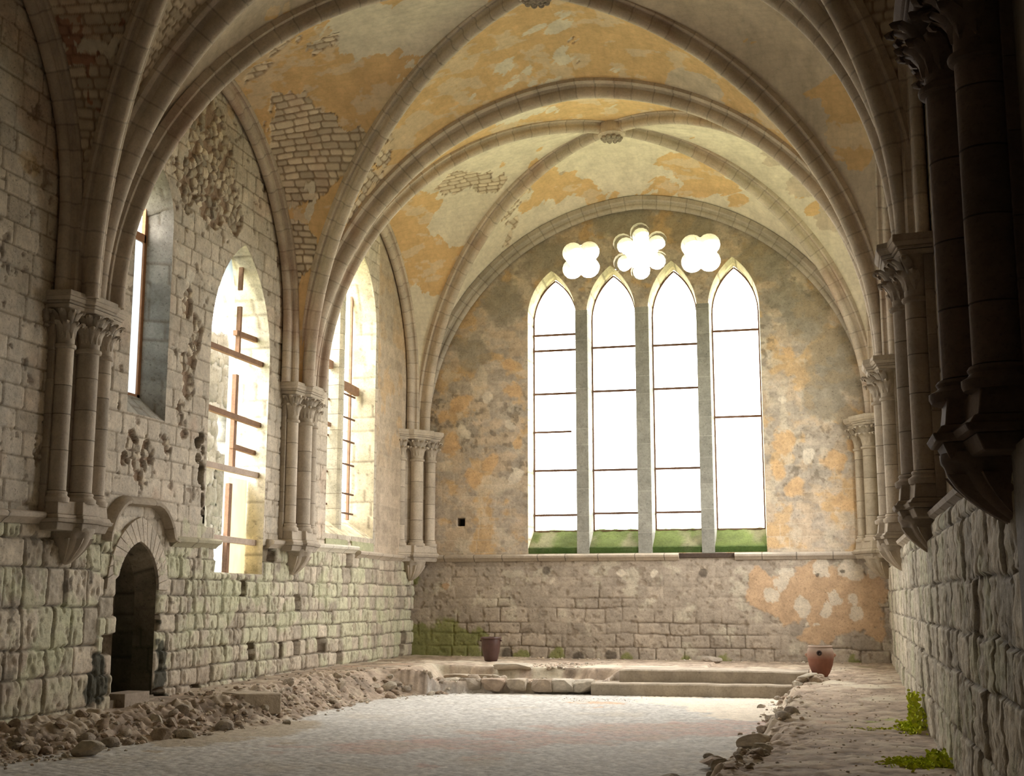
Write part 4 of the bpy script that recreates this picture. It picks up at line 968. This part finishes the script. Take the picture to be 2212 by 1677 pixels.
def place_back(u, v, h): return np.stack([u, YB - h, v], 1)
us = np.arange(XL - .35, XR + .35, .026); vs = np.arange(-.3, 12.9, .026)
struct(wallgrid('wall_back', us, vs, place_back, back_surf, LANC + mull_open + [Q1, Q2, SX], flip=True))
w1 = empty_struct('window_1', (0, 0, 0))
DB = .62
csill = cstone((.66, .60, .46))
for (a, b, za), poly in zip(LX, LANC):
    c = (a + b) / 2
    reveal('light_reveal', poly[1:] + [poly[0]], PBf, DB, 1, cstone((.70, .62, .45)), M_STONE, w1, taper=lambda p, c=c: np.array([c + (p[0] - c) * .93, p[1] - (.12 if p[1] > 9.5 else 0)]), skip_bottom=False, amp=.01)
for i, (a, b) in enumerate(MULL):
    z = 2.80; rng = random.Random(40 + i); m = MB()
    while z < 9.5:
        nz = min(z + rng.uniform(.45, .75), 9.6); g = rng.uniform(.88, 1.08)
        c1 = (.33, .325, .28)
        m.prism([(a + .0, YB - .004), (b - .0, YB - .004), (b + .02, YB + DB * .5), (b + .02, YB + DB), (a - .02, YB + DB), (a - .02, YB + DB * .5)], z, nz - .008, col=tuple(q * g for q in c1))
        m.prism([(a + .006, YB), (b - .006, YB), (b + .012, YB + DB * .5), (b + .012, YB + DB - .01), (a - .012, YB + DB - .01), (a - .012, YB + DB * .5)], nz - .008, nz, col=(.58, .55, .48))
        z = nz
    m.build('stone_mullion', M_STONE, w1)
for (a, b, za) in LX:
    m = MB()
    ys = np.linspace(0, 1, 8); xsn = np.linspace(a - .01, b + .01, 14); vs_ = []; 
    rr = [[(x, YB + .03, 2.78) for x in xsn], [(x, YB + .02, 2.97 + R0.uniform(-.01, .01)) for x in xsn], [(x, YB + .07, 3.02 + R0.uniform(-.01, .01)) for x in xsn]] + [[(x, YB + .07 + (DB - .1) * t, 3.02 + .47 * t + R0.uniform(-.015, .015)) for x in xsn] for t in ys[1:]] + [[(x, YB + DB + .1, 3.49) for x in xsn], [(x, YB + DB + .1, 2.78) for x in xsn]]
    n = len(xsn); V = [p for r in rr for p in r]; F = gridfaces(len(rr), n)
    V = np.array(V); g = fbm(V[:, 0] * 2.4, V[:, 2] * 3, 301, 4); C = np.array((.13, .165, .045))[None] * (.7 + .6 * g)[:, None]; C = mixc(C, (.26, .24, .14), sstep(.50, .66, fbm(V[:, 0] * 1.7 + 9, V[:, 2] * 2, 305, 3)) * .8)
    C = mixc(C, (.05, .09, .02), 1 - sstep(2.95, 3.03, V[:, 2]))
    link('mossy_sill', mesh_np('mossy_sill', V, F, C, True, 40), M_STONE, w1)
def bar(x0, x1, z, par, tilt=0, t=.06):
    m = MB(); m.bar((x0, YB + DB * .85, z), (x1, YB + DB * .85, z + tilt), t * .7, t); m.build('glazing_bar', M_IRON, par)
ZB = [[9.03, 8.58, 7.33, 0, 5.15, 3.9], [8.6, 7.35, 5.13, 3.93], [8.58, 7.35, 5.13, 3.93], [8.9, 6.5]]
for (a, b, za), zs in zip(LX, ZB):
    for z in zs:
        if z: bar(a - .02, b + .02, z, w1)
bar(-8.12, -6.95, 6.24, w1, t=.055)
# thin iron frames inside each light
for (a, b, za) in LX:
    m = MB(); c = (a + b) / 2; pin = lancet(a + .06, b - .06, 3.45, 9.4, za - .17, 10); yy = YB + DB * .9
    for p, q in zip(pin, pin[1:] + pin[:1]): m.bar((p[0], yy, p[1]), (q[0], yy, q[1]), .04, .045, up=(0, 1, 0))
    m.build('light_frame', M_IRON, w1)
for nme, poly, cx, cz in (('window_5', Q1, -6.54, 11.04), ('window_6', SX, -4.86, 11.18), ('window_7', Q2, -3.18, 11.02)):
    e = empty_struct(nme, (0, 0, 0))
    reveal('foil_reveal', poly, PBf, .22, 1, cstone((.62, .57, .45), (.5, .45, .35)), M_STONE, e, amp=0, nd=3, sub=.03)
    if nme == 'window_6':   # a second, slightly smaller order behind
        p2 = [(cx + (x - cx) * .9, cz + (z - cz) * .9) for x, z in poly]
        def PB2(u, v, h): return (u, YB + .22 - h, v)
        reveal('foil_reveal', p2, PB2, .4, 1, cstone((.62, .57, .45)), M_STONE, e, amp=0, nd=3, sub=.03)
        V = [(x, YB + .22, z) for x, z in poly] + [(x, YB + .22, z) for x, z in p2]; n = len(poly)
        link('foil_step', mesh_np('foil_step', np.array(V), np.array([(i, (i + 1) % n, (i + 1) % n + n, i + n) for i in range(n)]), np.tile((.5, .46, .38), (2 * n, 1)), False), M_STONE, e)
    else:
        def PB2(u, v, h): return (u, YB + .22 - h, v)
        reveal('foil_reveal', poly, PB2, .4, 1, cstone((.62, .57, .45)), M_STONE, e, amp=0, nd=3, sub=.03)
# string course under the window, one black broken length
string('trim_6', (XL + .3, YB, 2.76), (-3.95, YB, 2.76), '', col=(.52, .45, .36), side=(0, -1, 0), seed=9)
string('trim_7', (-2.48, YB, 2.76), (XR - .2, YB, 2.76), '', col=(.54, .48, .40), side=(0, -1, 0), seed=10)
m = MB(); m.box(-3.95, -2.48, YB - .07, YB + .02, 2.68, 2.80, (.09, .065, .05)); struct(m.build('trim_8', M_STONE, bevel=.01))

# ------------------------------------------------------------------ right wall, end wall behind the viewpoint, added light-blocking roof
RW_A = lancet(27.9, 31.6, 3.1, 7.6, 10.6); RW_B = lancet(19.4, 23.6, 3.1, 7.6, 10.6)
def right_x(y): return np.interp(y, [8, 17, 34], [1.24, 1.25, XR])
def right_surf(u, v):
    y, z = u, v; P = np.stack([np.full_like(y, XR), y, z], 1)
    low = 1 - sstep(2.6, 2.75, z)
    j2, a2, b2, d2 = masonry(y, z, (.38, .60), (.45, 1.0), 203, .014, .04)
    fine = fbm(y * 6, z * 9, 221, 4); mid = fbm(y * 1.6, z * 1.9, 222, 5); streak = fbm(y * 9, z * 5, 224, 5)
    c = np.array((.56, .50, .39))[None] * (.66 + .42 * a2 + .4 * (fine - .5))[:, None]
    c = mixc(c, (.46, .47, .30), sstep(.5, .7, mid) * .5); pit = sstep(.55, .7, streak); c = mixc(c, (.28, .23, .17), pit * .5); c = mixc(c, (.13, .105, .08), j2 * .8)
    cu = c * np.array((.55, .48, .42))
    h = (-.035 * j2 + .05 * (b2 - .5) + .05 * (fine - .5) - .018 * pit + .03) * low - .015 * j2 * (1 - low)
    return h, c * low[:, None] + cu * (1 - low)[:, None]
def place_right(u, v, h):
    low = 1 - sstep(2.5, 2.7, v); x = XR * (1 - low) + right_x(u) * low; return np.stack([x - h, u, v], 1)
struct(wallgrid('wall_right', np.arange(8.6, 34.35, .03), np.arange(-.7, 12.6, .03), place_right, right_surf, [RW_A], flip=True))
for nme, pl in (('window_8', RW_A),):
    e = empty_struct(nme, (0, 0, 0)); reveal('window_reveal', pl, lambda u, v, h: (XR - h, u, v), .6, 1, cstone((.6, .54, .42)), M_STONE, e, amp=.03, sub=.2, nd=4)
m = MB(); m.box(XR - .05, XR + .6, -8.6, 9.05, -.7, 14.3, (.2, .17, .13)); m.box(1.2, XR, -8.6, 9.03, -.7, 2.6, (.2, .17, .13)); struct(m.build('wall_right', M_STONE))
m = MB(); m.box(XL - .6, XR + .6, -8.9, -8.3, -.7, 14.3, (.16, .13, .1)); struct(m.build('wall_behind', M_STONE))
m = MB(); m.box(XL - 1.2, XR + 1.2, -9.2, 35.2, 14.3, 14.6, (.3, .26, .2)); struct(m.build('light_block_roof', M_STONE))  # unseen slab added above the vaults to block light
m = MB()
for (x0, x1, y0, y1) in ((XL - .6, XL - .05, 13.3, 34.7), (XR + .05, XR + .6, 9, 34.7), (XL - .6, XR + .6, 34.15, 34.7)): m.box(x0, x1, y0, y1, 12.0, 14.35, (.4, .35, .27))
struct(m.build('wall_top', M_STONE))
portal((XR + 1.0, 29.75, 6.9), (0, H, 0), 7.8, 4.0);
string('trim_9', (XR - .05, 12.4, 2.66), (XR - .05, 16.6, 2.66), '', col=(.3, .25, .2), side=(-1, 0, 0), seed=12)
string('trim_10', (XR - .05, 18.1, 2.66), (XR - .05, 24.8, 2.66), '', col=(.4, .34, .26), side=(-1, 0, 0), seed=13)

# ------------------------------------------------------------------ floor: sunken cobbled middle, raised earth banks
SUNK = [(-11.4, 9), (-10.62, 14.0), (-10.48, 14.9), (-10.0, 17.6), (-9.75, 19.5), (-9.25, 20.3), (-9.35, 22.6), (-9.5, 25.0), (-9.3, 26.8), (-8.6, 27.9), (-7.6, 28.35), (-5.7, 28.6), (-5.1, 28.7), (-4.9, 29.2), (-1.0, 29.2), (-1.05, 28.4), (-1.05, 26.5), (-.98, 23.2), (-1.25, 21.6), (-1.05, 19.8), (-1.1, 17.8), (-1.5, 16.2), (-1.6, 9), (-2, 8), (-11.4, 8)]
ZS = -.50
def sd_poly(x, y, poly):
    ins = inpoly(x, y, poly); _, _, d = nearest(x, y, poly); return np.where(ins, -d, d)
def floor_height(x, y):
    n1 = fbm(x * 1.1, y * 1.1, 401, 4) - .5; n2 = fbm(x * 4, y * 4, 402, 4) - .5; n3 = fbm(x * 13, y * 13, 403, 3) - .5
    sd = sd_poly(x + n1 * .3 + n2 * .25, y + n1 * .3, SUNK)
    right = sstep(-3, -1.2, x) * (1 - sstep(28.2, 28.8, y))
    zr = np.interp(y, [9, 15, 20, 24.6, 30, 34], [-.30, -.30, -.30, -.24, -.08, .0])
    bank = np.where(x > -3, zr, 0.02 + np.interp(y, [12, 18.5, 20.6, 25, 34], [-.15, -.17, -.09, .02, .03]) * (1 - sstep(-9.5, -7.5, x)))
    left = 1 - sstep(-9.3, -8.2, x)
    w = np.where((x < -7.5) & (y < 27.5), .95, np.where(x > -1.6, .28, .06))
    k = sstep(0, 1, np.clip(sd / w, 0, 1))
    backm = sstep(-8.0, -7.2, x) * (1 - sstep(-1.6, -1.3, x)) * sstep(27, 27.5, y)
    rough = (1 - backm)
    hb = bank + n1 * .10 * rough + n2 * .07 * rough * (.4 + np.exp(-((sd - .3) / .5) ** 2)) + n3 * .02
    hs = ZS + n2 * .012 + n3 * .006
    ter = sstep(-9.4, -9.0, x) * (1 - sstep(-5.2, -4.7, x)) * sstep(27.5, 27.9, y) * (1 - sstep(29.35 + n1 * .5, 29.5 + n1 * .5, y))
    hb = hb * (1 - ter) + (-.24 + n2 * .06) * ter
    z = hs * (1 - k) + hb * k
    # ridge of heaped earth and rubble along the left edge
    z = z + (.03 + .22 * n2 + .16 * n3) * np.exp(-((sd - .6) / .45) ** 2) * left * (1 - sstep(25, 27, y)); z = z + n3 * .05 * np.exp(-((sd - .35) / .4) ** 2) * (1 - backm)
    return z, sd, n1, n2, n3
def floor_surf(u, v):
    x, y = u, v; z, sd, n1, n2, n3 = floor_height(x, y)
    P = np.stack([x, y, np.zeros_like(x)], 1)
    inside = 1 - sstep(-.05, .1, sd)
    j, a, b, d = masonry(x * .8 + y * .6, y * .8 - x * .6, (.09, .14), (.13, .24), 420, .02, .04)
    cs = np.array((.66, .65, .61))[None] * (.86 + .22 * a + .5 * n3)[:, None]
    band = score(P, 'redfloor', 'F') + n1 * 1.2 + n2 * .8; cs = mixc(cs, (.60, .33, .26), sstep(-.15, .5, band + (fbm(x * 2.5, y * 2.5, 431, 4) - .5) * 1.6) * .65 * (.3 + .7 * a))
    cs = mixc(cs, (.62, .55, .43), sstep(.0, .5, n1 * 1.6) * .45)
    cs = mixc(cs, (.30, .27, .25), j * .5)
    cs = mixc(cs, (.78, .70, .58), sstep(0, .15, score(P, 'lit_sand', 'F') + n2 * .6) * .9)  # sandy patch, its colour lightened to paint in the window light
    cs = mixc(cs, (.47, .40, .30), sstep(0, .35, score(P, 'silt', 'F') + n1 * .5) * .9)
    cs = mixc(cs, (.62, .42, .27), sstep(0, .25, score(P, 'dirt', 'F') + n2 * 1.4) * .8)
    cb = np.array((.47, .375, .29))[None] * (.85 + .9 * n2 + .8 * n3)[:, None]
    cb = mixc(cb, (.56, .49, .38), sstep(.02, .2, n1 + n2 * .7) * .55)
    cb = mixc(cb, (.48, .32, .23), sstep(0, .4, score(P, 'rust', 'F') + n1) * .6)
    cb = mixc(cb, (.60, .545, .43), sstep(0, .4, score(P, 'paleearth', 'F') + n1 * .6) * .85)
    cb = mixc(cb, (.36, .42, .12), sstep(0, .3, score(P, 'moss', 'F') + n2) * .7)
    cb = mixc(cb, (.22, .20, .10), sstep(0, .4, score(P, 'darkearth', 'F') + n2) * .6)
    C = cb * (1 - inside)[:, None] + cs * inside[:, None]
    return z - .012 * j * inside, C
def place_floor(u, v, h): return np.stack([u, v, h], 1)
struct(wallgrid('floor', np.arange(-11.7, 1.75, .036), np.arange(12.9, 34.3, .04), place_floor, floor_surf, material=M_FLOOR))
struct(wallgrid('floor', np.arange(-12, 2.0, .25), np.arange(-8.8, 13.2, .25), place_floor, floor_surf, material=M_FLOOR))
def gz(x, y): return float(floor_height(np.array([float(x)]), np.array([float(y)]))[0][0])

# ------------------------------------------------------------------ loose stones
def rock_mesh(name, seed, sx, sy, sz, col, sub=3, cuts=9, sq=0.0):
    bm = bmesh.new(); bmesh.ops.create_icosphere(bm, subdivisions=sub, radius=1)
    rng = random.Random(seed)
    pl = []
    for i in range(cuts):
        v = Vector((rng.uniform(-1, 1), rng.uniform(-1, 1), rng.uniform(-1, 1))).normalized(); pl.append((v, rng.uniform(.55, .8)))
    if sq:
        for v in ((1, 0, 0), (-1, 0, 0), (0, 1, 0), (0, -1, 0), (0, 0, 1), (0, 0, -1)): pl.append((Vector(v) + Vector((rng.uniform(-.06, .06), rng.uniform(-.06, .06), rng.uniform(-.06, .06))), sq))
    for vt in bm.verts:
        for v, d in pl:
            k = vt.co.dot(v.normalized()) - d
            if k > 0: vt.co -= v.normalized() * k
    A = np.array([v.co[:] for v in bm.verts]); nn = fbm(A[:, 0] * 3 + seed, A[:, 1] * 3 + A[:, 2] * 2, seed, 3) - .5
    for i, v in enumerate(bm.verts): v.co = v.co * (1 + .12 * nn[i]); v.co.x *= sx; v.co.y *= sy; v.co.z *= sz
    me = bpy.data.meshes.new(name); bm.to_mesh(me); bm.free()
    setcol(me, np.array(col)[None] * (.8 + .5 * nn)[:, None]); me.shade_smooth(); me.set_sharp_from_angle(angle=math.radians(28))
    me.materials.append(M_ROCK); return me
SC = [(.60, .51, .40), (.54, .44, .34), (.66, .59, .48), (.50, .43, .35), (.56, .44, .34)]
RK = [rock_mesh('rubble_stone', 900 + i, 1, R0.uniform(.6, .9), R0.uniform(.45, .7), SC[i % 5]) for i in range(10)]
BK = [rock_mesh('kerb_block', 950 + i, 1, .8, .8, SC[(i + 2) % 5], sq=.62, cuts=3) for i in range(6)]
def stone(kind, me, x, y, s, label, group, rz=0, dz=0, tilt=(0, 0), sc=None):
    o = bpy.data.objects.new(kind, me); COL.objects.link(o)
    o.location = (x, y, gz(x, y) + s * .25 + dz); o.scale = sc or (s, s, s); o.rotation_euler = (tilt[0], tilt[1], rz)
    o['label'] = label; o['category'] = 'stone'
    if group: o['group'] = group
    return o
#STONES
rg = random.Random(77)
def scatter(path, n, smin, smax, spread, label, group, low=0):
    p = np.array(path); s = np.r_[0, np.cumsum(np.linalg.norm(np.diff(p, axis=0), axis=1))]
    for i in range(n):
        q = rg.uniform(0, s[-1]); x = np.interp(q, s, p[:, 0]) + rg.gauss(0, spread); y = np.interp(q, s, p[:, 1]) + rg.gauss(0, spread)
        ss = smin + (smax - smin) * rg.random() ** 2
        stone('rubble_stone', RK[rg.randrange(10)], x, y, ss, label, group, rg.uniform(0, 6.3), -ss * .1, (rg.uniform(-.4, .4), rg.uniform(-.4, .4)))
scatter([(-11.0, 13.9), (-10.3, 17.5), (-9.9, 19.6)], 72, .05, .20, .24, 'rough stone in the long rubble ridge before the small doorway', 'stones of the left rubble ridge')
scatter([(-9.7, 19.8), (-9.75, 22.5), (-9.9, 26)], 42, .04, .17, .25, 'rough stone on the earth bank edge below the boarded window', 'stones of the left bank edge')
scatter([(-10.9, 20.2), (-10.6, 21.5)], 9, .04, .10, .2, 'small stone scattered on the bank right of the doorway', 'stones by the doorway')
scatter([(-9.6, 26.6), (-8.8, 27.9), (-7.6, 28.9)], 44, .06, .22, .22, 'tumbled stone in the heap at the far left corner of the sunken floor', 'stones of the far left heap')
scatter([(-6.6, 28.9), (-6.2, 31.2)], 24, .03, .10, .28, 'small pale stone in the rubble spill behind the kerb', 'stones of the middle spill')
scatter([(-.95, 28.0), (-.25, 28.9)], 46, .07, .20, .2, 'broken stone in the heap at the right end of the two steps', 'stones of the heap by the steps')
scatter([(-1.0, 27.0), (-.9, 23.5), (-.95, 20.5)], 30, .05, .17, .13, 'stone along the right edge of the sunken floor', 'stones of the right edge')
scatter([(-1.2, 17.6), (-1.1, 16.2), (-1.3, 14.8)], 28, .07, .2, .2, 'stone in the near right rubble heap at the bottom edge', 'stones of the near right heap')
GV = []; GF = []; GC = []
def gravel(path, n, smin, smax, spread):
    p = np.array(path); sl = np.r_[0, np.cumsum(np.linalg.norm(np.diff(p, axis=0), axis=1))]
    for i in range(n):
        q = rg.uniform(0, sl[-1]); x = np.interp(q, sl, p[:, 0]) + rg.gauss(0, spread); y = np.interp(q, sl, p[:, 1]) + rg.gauss(0, spread); x = min(max(x, XL + .1), 1.15); y = min(y, 33.9)
        me = RKS[rg.randrange(4)]; c = np.array([v.co[:] for v in me.vertices]); a = rg.uniform(0, 6.3); ss = smin + (smax - smin) * rg.random() ** 2.5
        c = np.stack([c[:, 0] * math.cos(a) - c[:, 1] * math.sin(a), c[:, 0] * math.sin(a) + c[:, 1] * math.cos(a), c[:, 2]], 1) * ss + np.array([x, y, gz(x, y) + ss * .15])
        o = sum(len(v) for v in GV); GV.append(c); GF.append(np.array([f.vertices[:] for f in me.polygons]) + o); GC.append(np.tile(np.array(SC[rg.randrange(5)]) * rg.uniform(.7, 1.1), (len(c), 1)))
RKS = [rock_mesh('gravel_grain', 1900 + i, 1, .8, .6, SC[i], sub=1, cuts=4) for i in range(4)]
gravel([(-10.9, 14), (-10.4, 17.5), (-9.9, 19.8), (-9.8, 23), (-9.9, 26.5), (-8.4, 28.2)], 800, .012, .06, .3)
gravel([(-10.6, 13.8), (-10.3, 17.5), (-9.8, 20), (-9.7, 25)], 420, .03, .09, .22)
gravel([(-10.9, 14), (-10.8, 23), (-10.5, 30)], 260, .01, .05, .45)
gravel([(-6.6, 28.9), (-6.1, 31.4)], 240, .012, .05, .35)
gravel([(-.9, 28.3), (-1, 24), (-.95, 20), (-1.2, 15)], 420, .012, .06, .2)
gravel([(.1, 15), (.2, 22), (.4, 32)], 420, .008, .03, .5)
gravel([(-10, 33.7), (1, 33.7)], 160, .015, .06, .15)
gravel([(-5.6, 27.0), (-4.4, 27.2)], 60, .008, .02, .3)
go = link('gravel', mesh_np('gravel', np.concatenate(GV), np.concatenate(GF), np.concatenate(GC), True, 25), M_ROCK)
go['kind'] = 'stuff'; tag(go, 'gravel and crumbled stone strewn over the earth banks', 'gravel')
stone('rubble_stone', RK[2], -9.92, 15.85, .26, 'largest brown boulder at the near end of the left rubble ridge', None, .6, .02)
stone('rubble_stone', RK[5], -1.12, 19.0, .30, 'large rounded grey stone on the right edge of the sunken floor', None, .4, .0, sc=(.36, .26, .22))
stone('rubble_stone', RK[7], -.62, 28.0, .4, 'long flat pinkish slab lying on the heap beside the steps', None, 1.0, .03, (.05, -.08), sc=(.40, .16, .08))
stone('rubble_stone', RK[3], -3.1, 33.2, .22, 'pale stone block against the foot of the end wall, left of the red pot', None, .1, .0, sc=(.3, .18, .2))
stone('rubble_stone', RK[4], -1.5, 16.4, .3, 'long tilted stone at the very bottom of the near right heap', None, 2.3, .02, (.1, .1), sc=(.36, .2, .16))
for i, x in enumerate((-8.55, -8.05, -7.55, -7.0, -6.42, -5.95, -5.5)):
    stone('kerb_block', BK[i % 6], x, 28.30 + .035 * i, .4, 'squared kerb block edging the far side of the sunken floor', 'kerb blocks', rg.uniform(-.1, .1), 0, sc=(.34 + .04 * (i % 3), .34, .28))
for o in bpy.data.objects:
    if o.name.startswith('kerb_block'): o.location.z = -.32
for (x, y, w, l) in ((-8.7, 29.3, .45, 'flat ledge stone in the upper row behind the kerb blocks, left end'), (-8.15, 29.35, .5, 'flat ledge stone in the upper row behind the kerb blocks, middle'), (-7.35, 29.4, .7, 'long flat ledge stone in the upper row behind the kerb blocks, right end')):
    stone('ledge_stone', BK[int(x * 10) % 6], x, y, .2, l, None, .05, -.03, sc=(w, .3, .14))
def slab(name, x0, x1, y0, y1, z0, z1, label, col, cat='step', seed=1):
    n = 60; xs = np.linspace(x0, x1, n); rng = np.random.RandomState(seed); w = fbm(xs * 2.1, xs * 0, seed, 3) - .5
    prof = [(y0, z0), (y0, z1 - .03), (y0 + .03, z1), ((y0 + y1) / 2, z1), (y1, z1), (y1, z0)]
    V = []; C = []
    for i, x in enumerate(xs):
        for k, (y, z) in enumerate(prof): V.append((x, y + w[i] * .12 * (k < 3), z + (w[i] * .03 if z > z0 else 0))); C.append(np.array(col) * (.85 + .5 * (fbm(np.array([x * 3.]), np.array([k * 1.7]), seed + 3, 3)[0] - .3)))
    F = [(i * 6 + k, i * 6 + (k + 1) % 6, (i + 1) * 6 + (k + 1) % 6, (i + 1) * 6 + k) for i in range(n - 1) for k in range(6)] + [tuple(range(5, -1, -1)), tuple(range((n - 1) * 6, n * 6))]
    o = link(name, mesh_np(name, V, F, C, True, 30), M_FLOOR); tag(o, label, cat); return o
slab('stone_step', -5.3, -.95, 28.30, 29.3, -.52, -.235, 'long low lower step at the far edge of the sunken floor', (.42, .36, .28), seed=3)
slab('stone_step', -4.75, -.6, 28.85, 30.0, -.5, .03, 'long shallow upper step in front of the end wall', (.44, .38, .30), seed=5)
m = MB(); m.box(-.42, .42, -.34, .34, -.18, .18, (.44, .37, .28)); o = m.build('fallen_block', M_ROCK, bevel=.03); o.location = (-10.0, 21.0, -.20); o.rotation_euler = (0, .02, .9); tag(o, 'squared fallen block half buried in the bank below the boarded window', 'stone')

# ------------------------------------------------------------------ pots
def pot(name, x, y, prof, mat_, label, ccol, rim):
    t = thing(name, label, 'pot', (x, y, gz(x, y)))
    m = MB(); inner = [(r - .03, z) for r, z in prof[::-1] if z > .06]; inner = inner + [(.02, .06)]
    m.lathe([(.02, 0)] + prof + inner, 0, 0, 36, [ccol(0)] + [ccol(z) for r, z in prof] + [ccol(z, True) for r, z in inner]); b = m.build('pot_body', mat_, t, sharp=60)
    m = MB(); r, z, h = rim; m.lathe([(r - .035, z - h), (r + .012, z - h), (r + .02, z - h * .5), (r + .012, z), (r - .03, z + .004), (r - .035, z - h)], 0, 0, 36, ccol(z)); m.build('pot_rim', mat_, t)
    return t
p1 = pot('glazed_pot', -8.5, 31.65, [(.15, 0), (.165, .02), (.19, .12), (.22, .26), (.24, .40), (.245, .50), (.235, .57)], M_DARKPOT, 'dark brown glazed pot with thick rim by the green-stained end wall', lambda z, i=False: (.1, .05, .04), (.25, .60, .045))
for sg in (-1, 1):
    m = MB(); m.lathe([(.02, .49), (.035, .50), (.035, .53), (.02, .54)], sg * .26, 0, 10, (.1, .05, .04)); m.build('pot_lug', M_DARKPOT, p1)
def pc(z, i=False):
    if i: return (.2, .12, .08)
    k = min(1, max(0, (z - .42) / .16)); a = np.array((.27, .12, .08)); b = np.array((.38, .29, .23)); return tuple(a * (1 - k) + b * k)
p2 = pot('terracotta_jar', -.34, 29.7, [(.13, 0), (.14, .01), (.20, .10), (.255, .24), (.285, .38), (.295, .50), (.28, .60), (.255, .66)], M_POT, 'red terracotta jar with pale shoulder, near the right end of the steps', pc, (.255, .68, .035))
m = MB(); m.lathe([(.02, .0), (.05, .005), (.06, .03), (.045, .05), (.03, .03), (.02, .02)], 0, 0, 16, (.06, .04, .035)); o = m.build('spout_hole', M_POT, p2); o.location = (-.02, -.27, .53); o.rotation_euler = (math.pi / 2, 0, 0)
for sg in (-1, 1):
    m = MB(); m.bar((sg * .27, 0, .44), (sg * .33, 0, .5), .06, .06, (.5, .3, .22)); m.build('pot_lug', M_POT, p2, bevel=.015)

# ------------------------------------------------------------------ moss clumps
def moss(x, y, n, sx, sy, hgt, label, seed, climb=0):
    rng = random.Random(seed); m = MB()
    for i in range(n):
        px = rng.gauss(0, sx); py = rng.gauss(0, sy); X = x + px; Y = y + py
        X = min(X, float(right_x(Y)) - .02)
        z0 = gz(X, Y) - .02 + (rng.random() ** 2 * climb if X > float(right_x(Y)) - .25 else 0)
        a = rng.uniform(0, 6.3); h = hgt * rng.uniform(.5, 1.2); w = .02; lx, ly = math.cos(a) * h * .6, math.sin(a) * h * .6
        c, s = math.cos(a + 1.57) * w, math.sin(a + 1.57) * w
        g = rng.uniform(.7, 1.3)
        m.add([(X - c, Y - s, z0), (X + c, Y + s, z0), (X + c * 1.4 + lx * .6, Y + s * 1.4 + ly * .6, z0 + h * .7), (X + lx, Y + ly, z0 + h), (X - c * 1.4 + lx * .6, Y - s * 1.4 + ly * .6, z0 + h * .7)], [(0, 1, 2, 3, 4)], (.56 * g, .62 * g, .05))
    o = m.build('moss_clump', M_MOSS, smooth=False); tag(o, label, 'moss'); return o
moss(.95, 15.9, 1500, .18, .22, .05, 'bright green moss clump at the foot of the right wall, nearer one', 1, .12)
moss(1.05, 20.3, 1000, .08, .35, .05, 'bright green moss clump at the foot of the right wall, farther one', 2, .5)
moss(.6, 20.0, 300, .2, .08, .03, 'thin trail of yellow-green moss across the right earth bank', 3)

# ------------------------------------------------------------------ ruined wall seen outside through the boarded window
def ruin_surf(u, v):
    j, a, b, d = masonry(u, v, (.3, .5), (.4, .9), 503, .02, .06); n = fbm(u * 2, v * 2, 505, 4); f = fbm(u * 8, v * 8, 506, 4)
    c = np.array((.34, .33, .30))[None] * (.7 + .3 * a + .5 * (f - .5))[:, None]; c = mixc(c, (.25, .24, .21), sstep(.5, .68, n) * .6); c = mixc(c, (.2, .18, .15), j * .6)
    return -.03 * j + .05 * (f - .5), c
U = np.arange(24, 34.6, .08)
top = [(24, 7.9), (25.5, 7.7), (26.6, 7.2), (27.1, 6.6), (27.4, 5.4), (27.5, 1)]
RTOP = [(27.2, 0), (29.6, 0), (29.6, 20), (22, 20), (22, 8.2), (24, 8.1), (26, 7.9), (27.6, 7.2), (28.0, 6.9)]
ww = wallgrid('ruined_wall', np.arange(24, 30.6, .06), np.arange(-.5, 8.6, .06), lambda u, v, h: np.stack([-14.4 + h, u, v], 1), ruin_surf,
              [[(30.7, -1), (30.7, 9), (23.9, 9), (23.9, 7.9), (25.6, 8.0), (26.4, 7.8), (27.1, 7.9), (27.8, 7.4), (28.2, 6.2), (28.5, 4.8), (28.4, 2.0), (28.6, -1)], [(26.9, 5.0), (27.7, 5.0), (27.7, 6.0), (26.9, 6.0)]])
sol = ww.modifiers.new('thickness', 'SOLIDIFY'); sol.thickness = .5; sol.offset = 1
tag(ww, 'sunlit ruined stone wall outside, seen through the boarded window', 'wall')
m = MB(); m.box(-60, XL - .65, -10, 80, -.9, -.5, (.3, .32, .18)); m.box(XR + .65, 60, -10, 80, -.9, -.5, (.3, .32, .18)); m.box(XL - .7, XR + .7, 34.75, 80, -.9, -.5, (.3, .32, .18))
struct(m.build('ground', M_FLOOR))
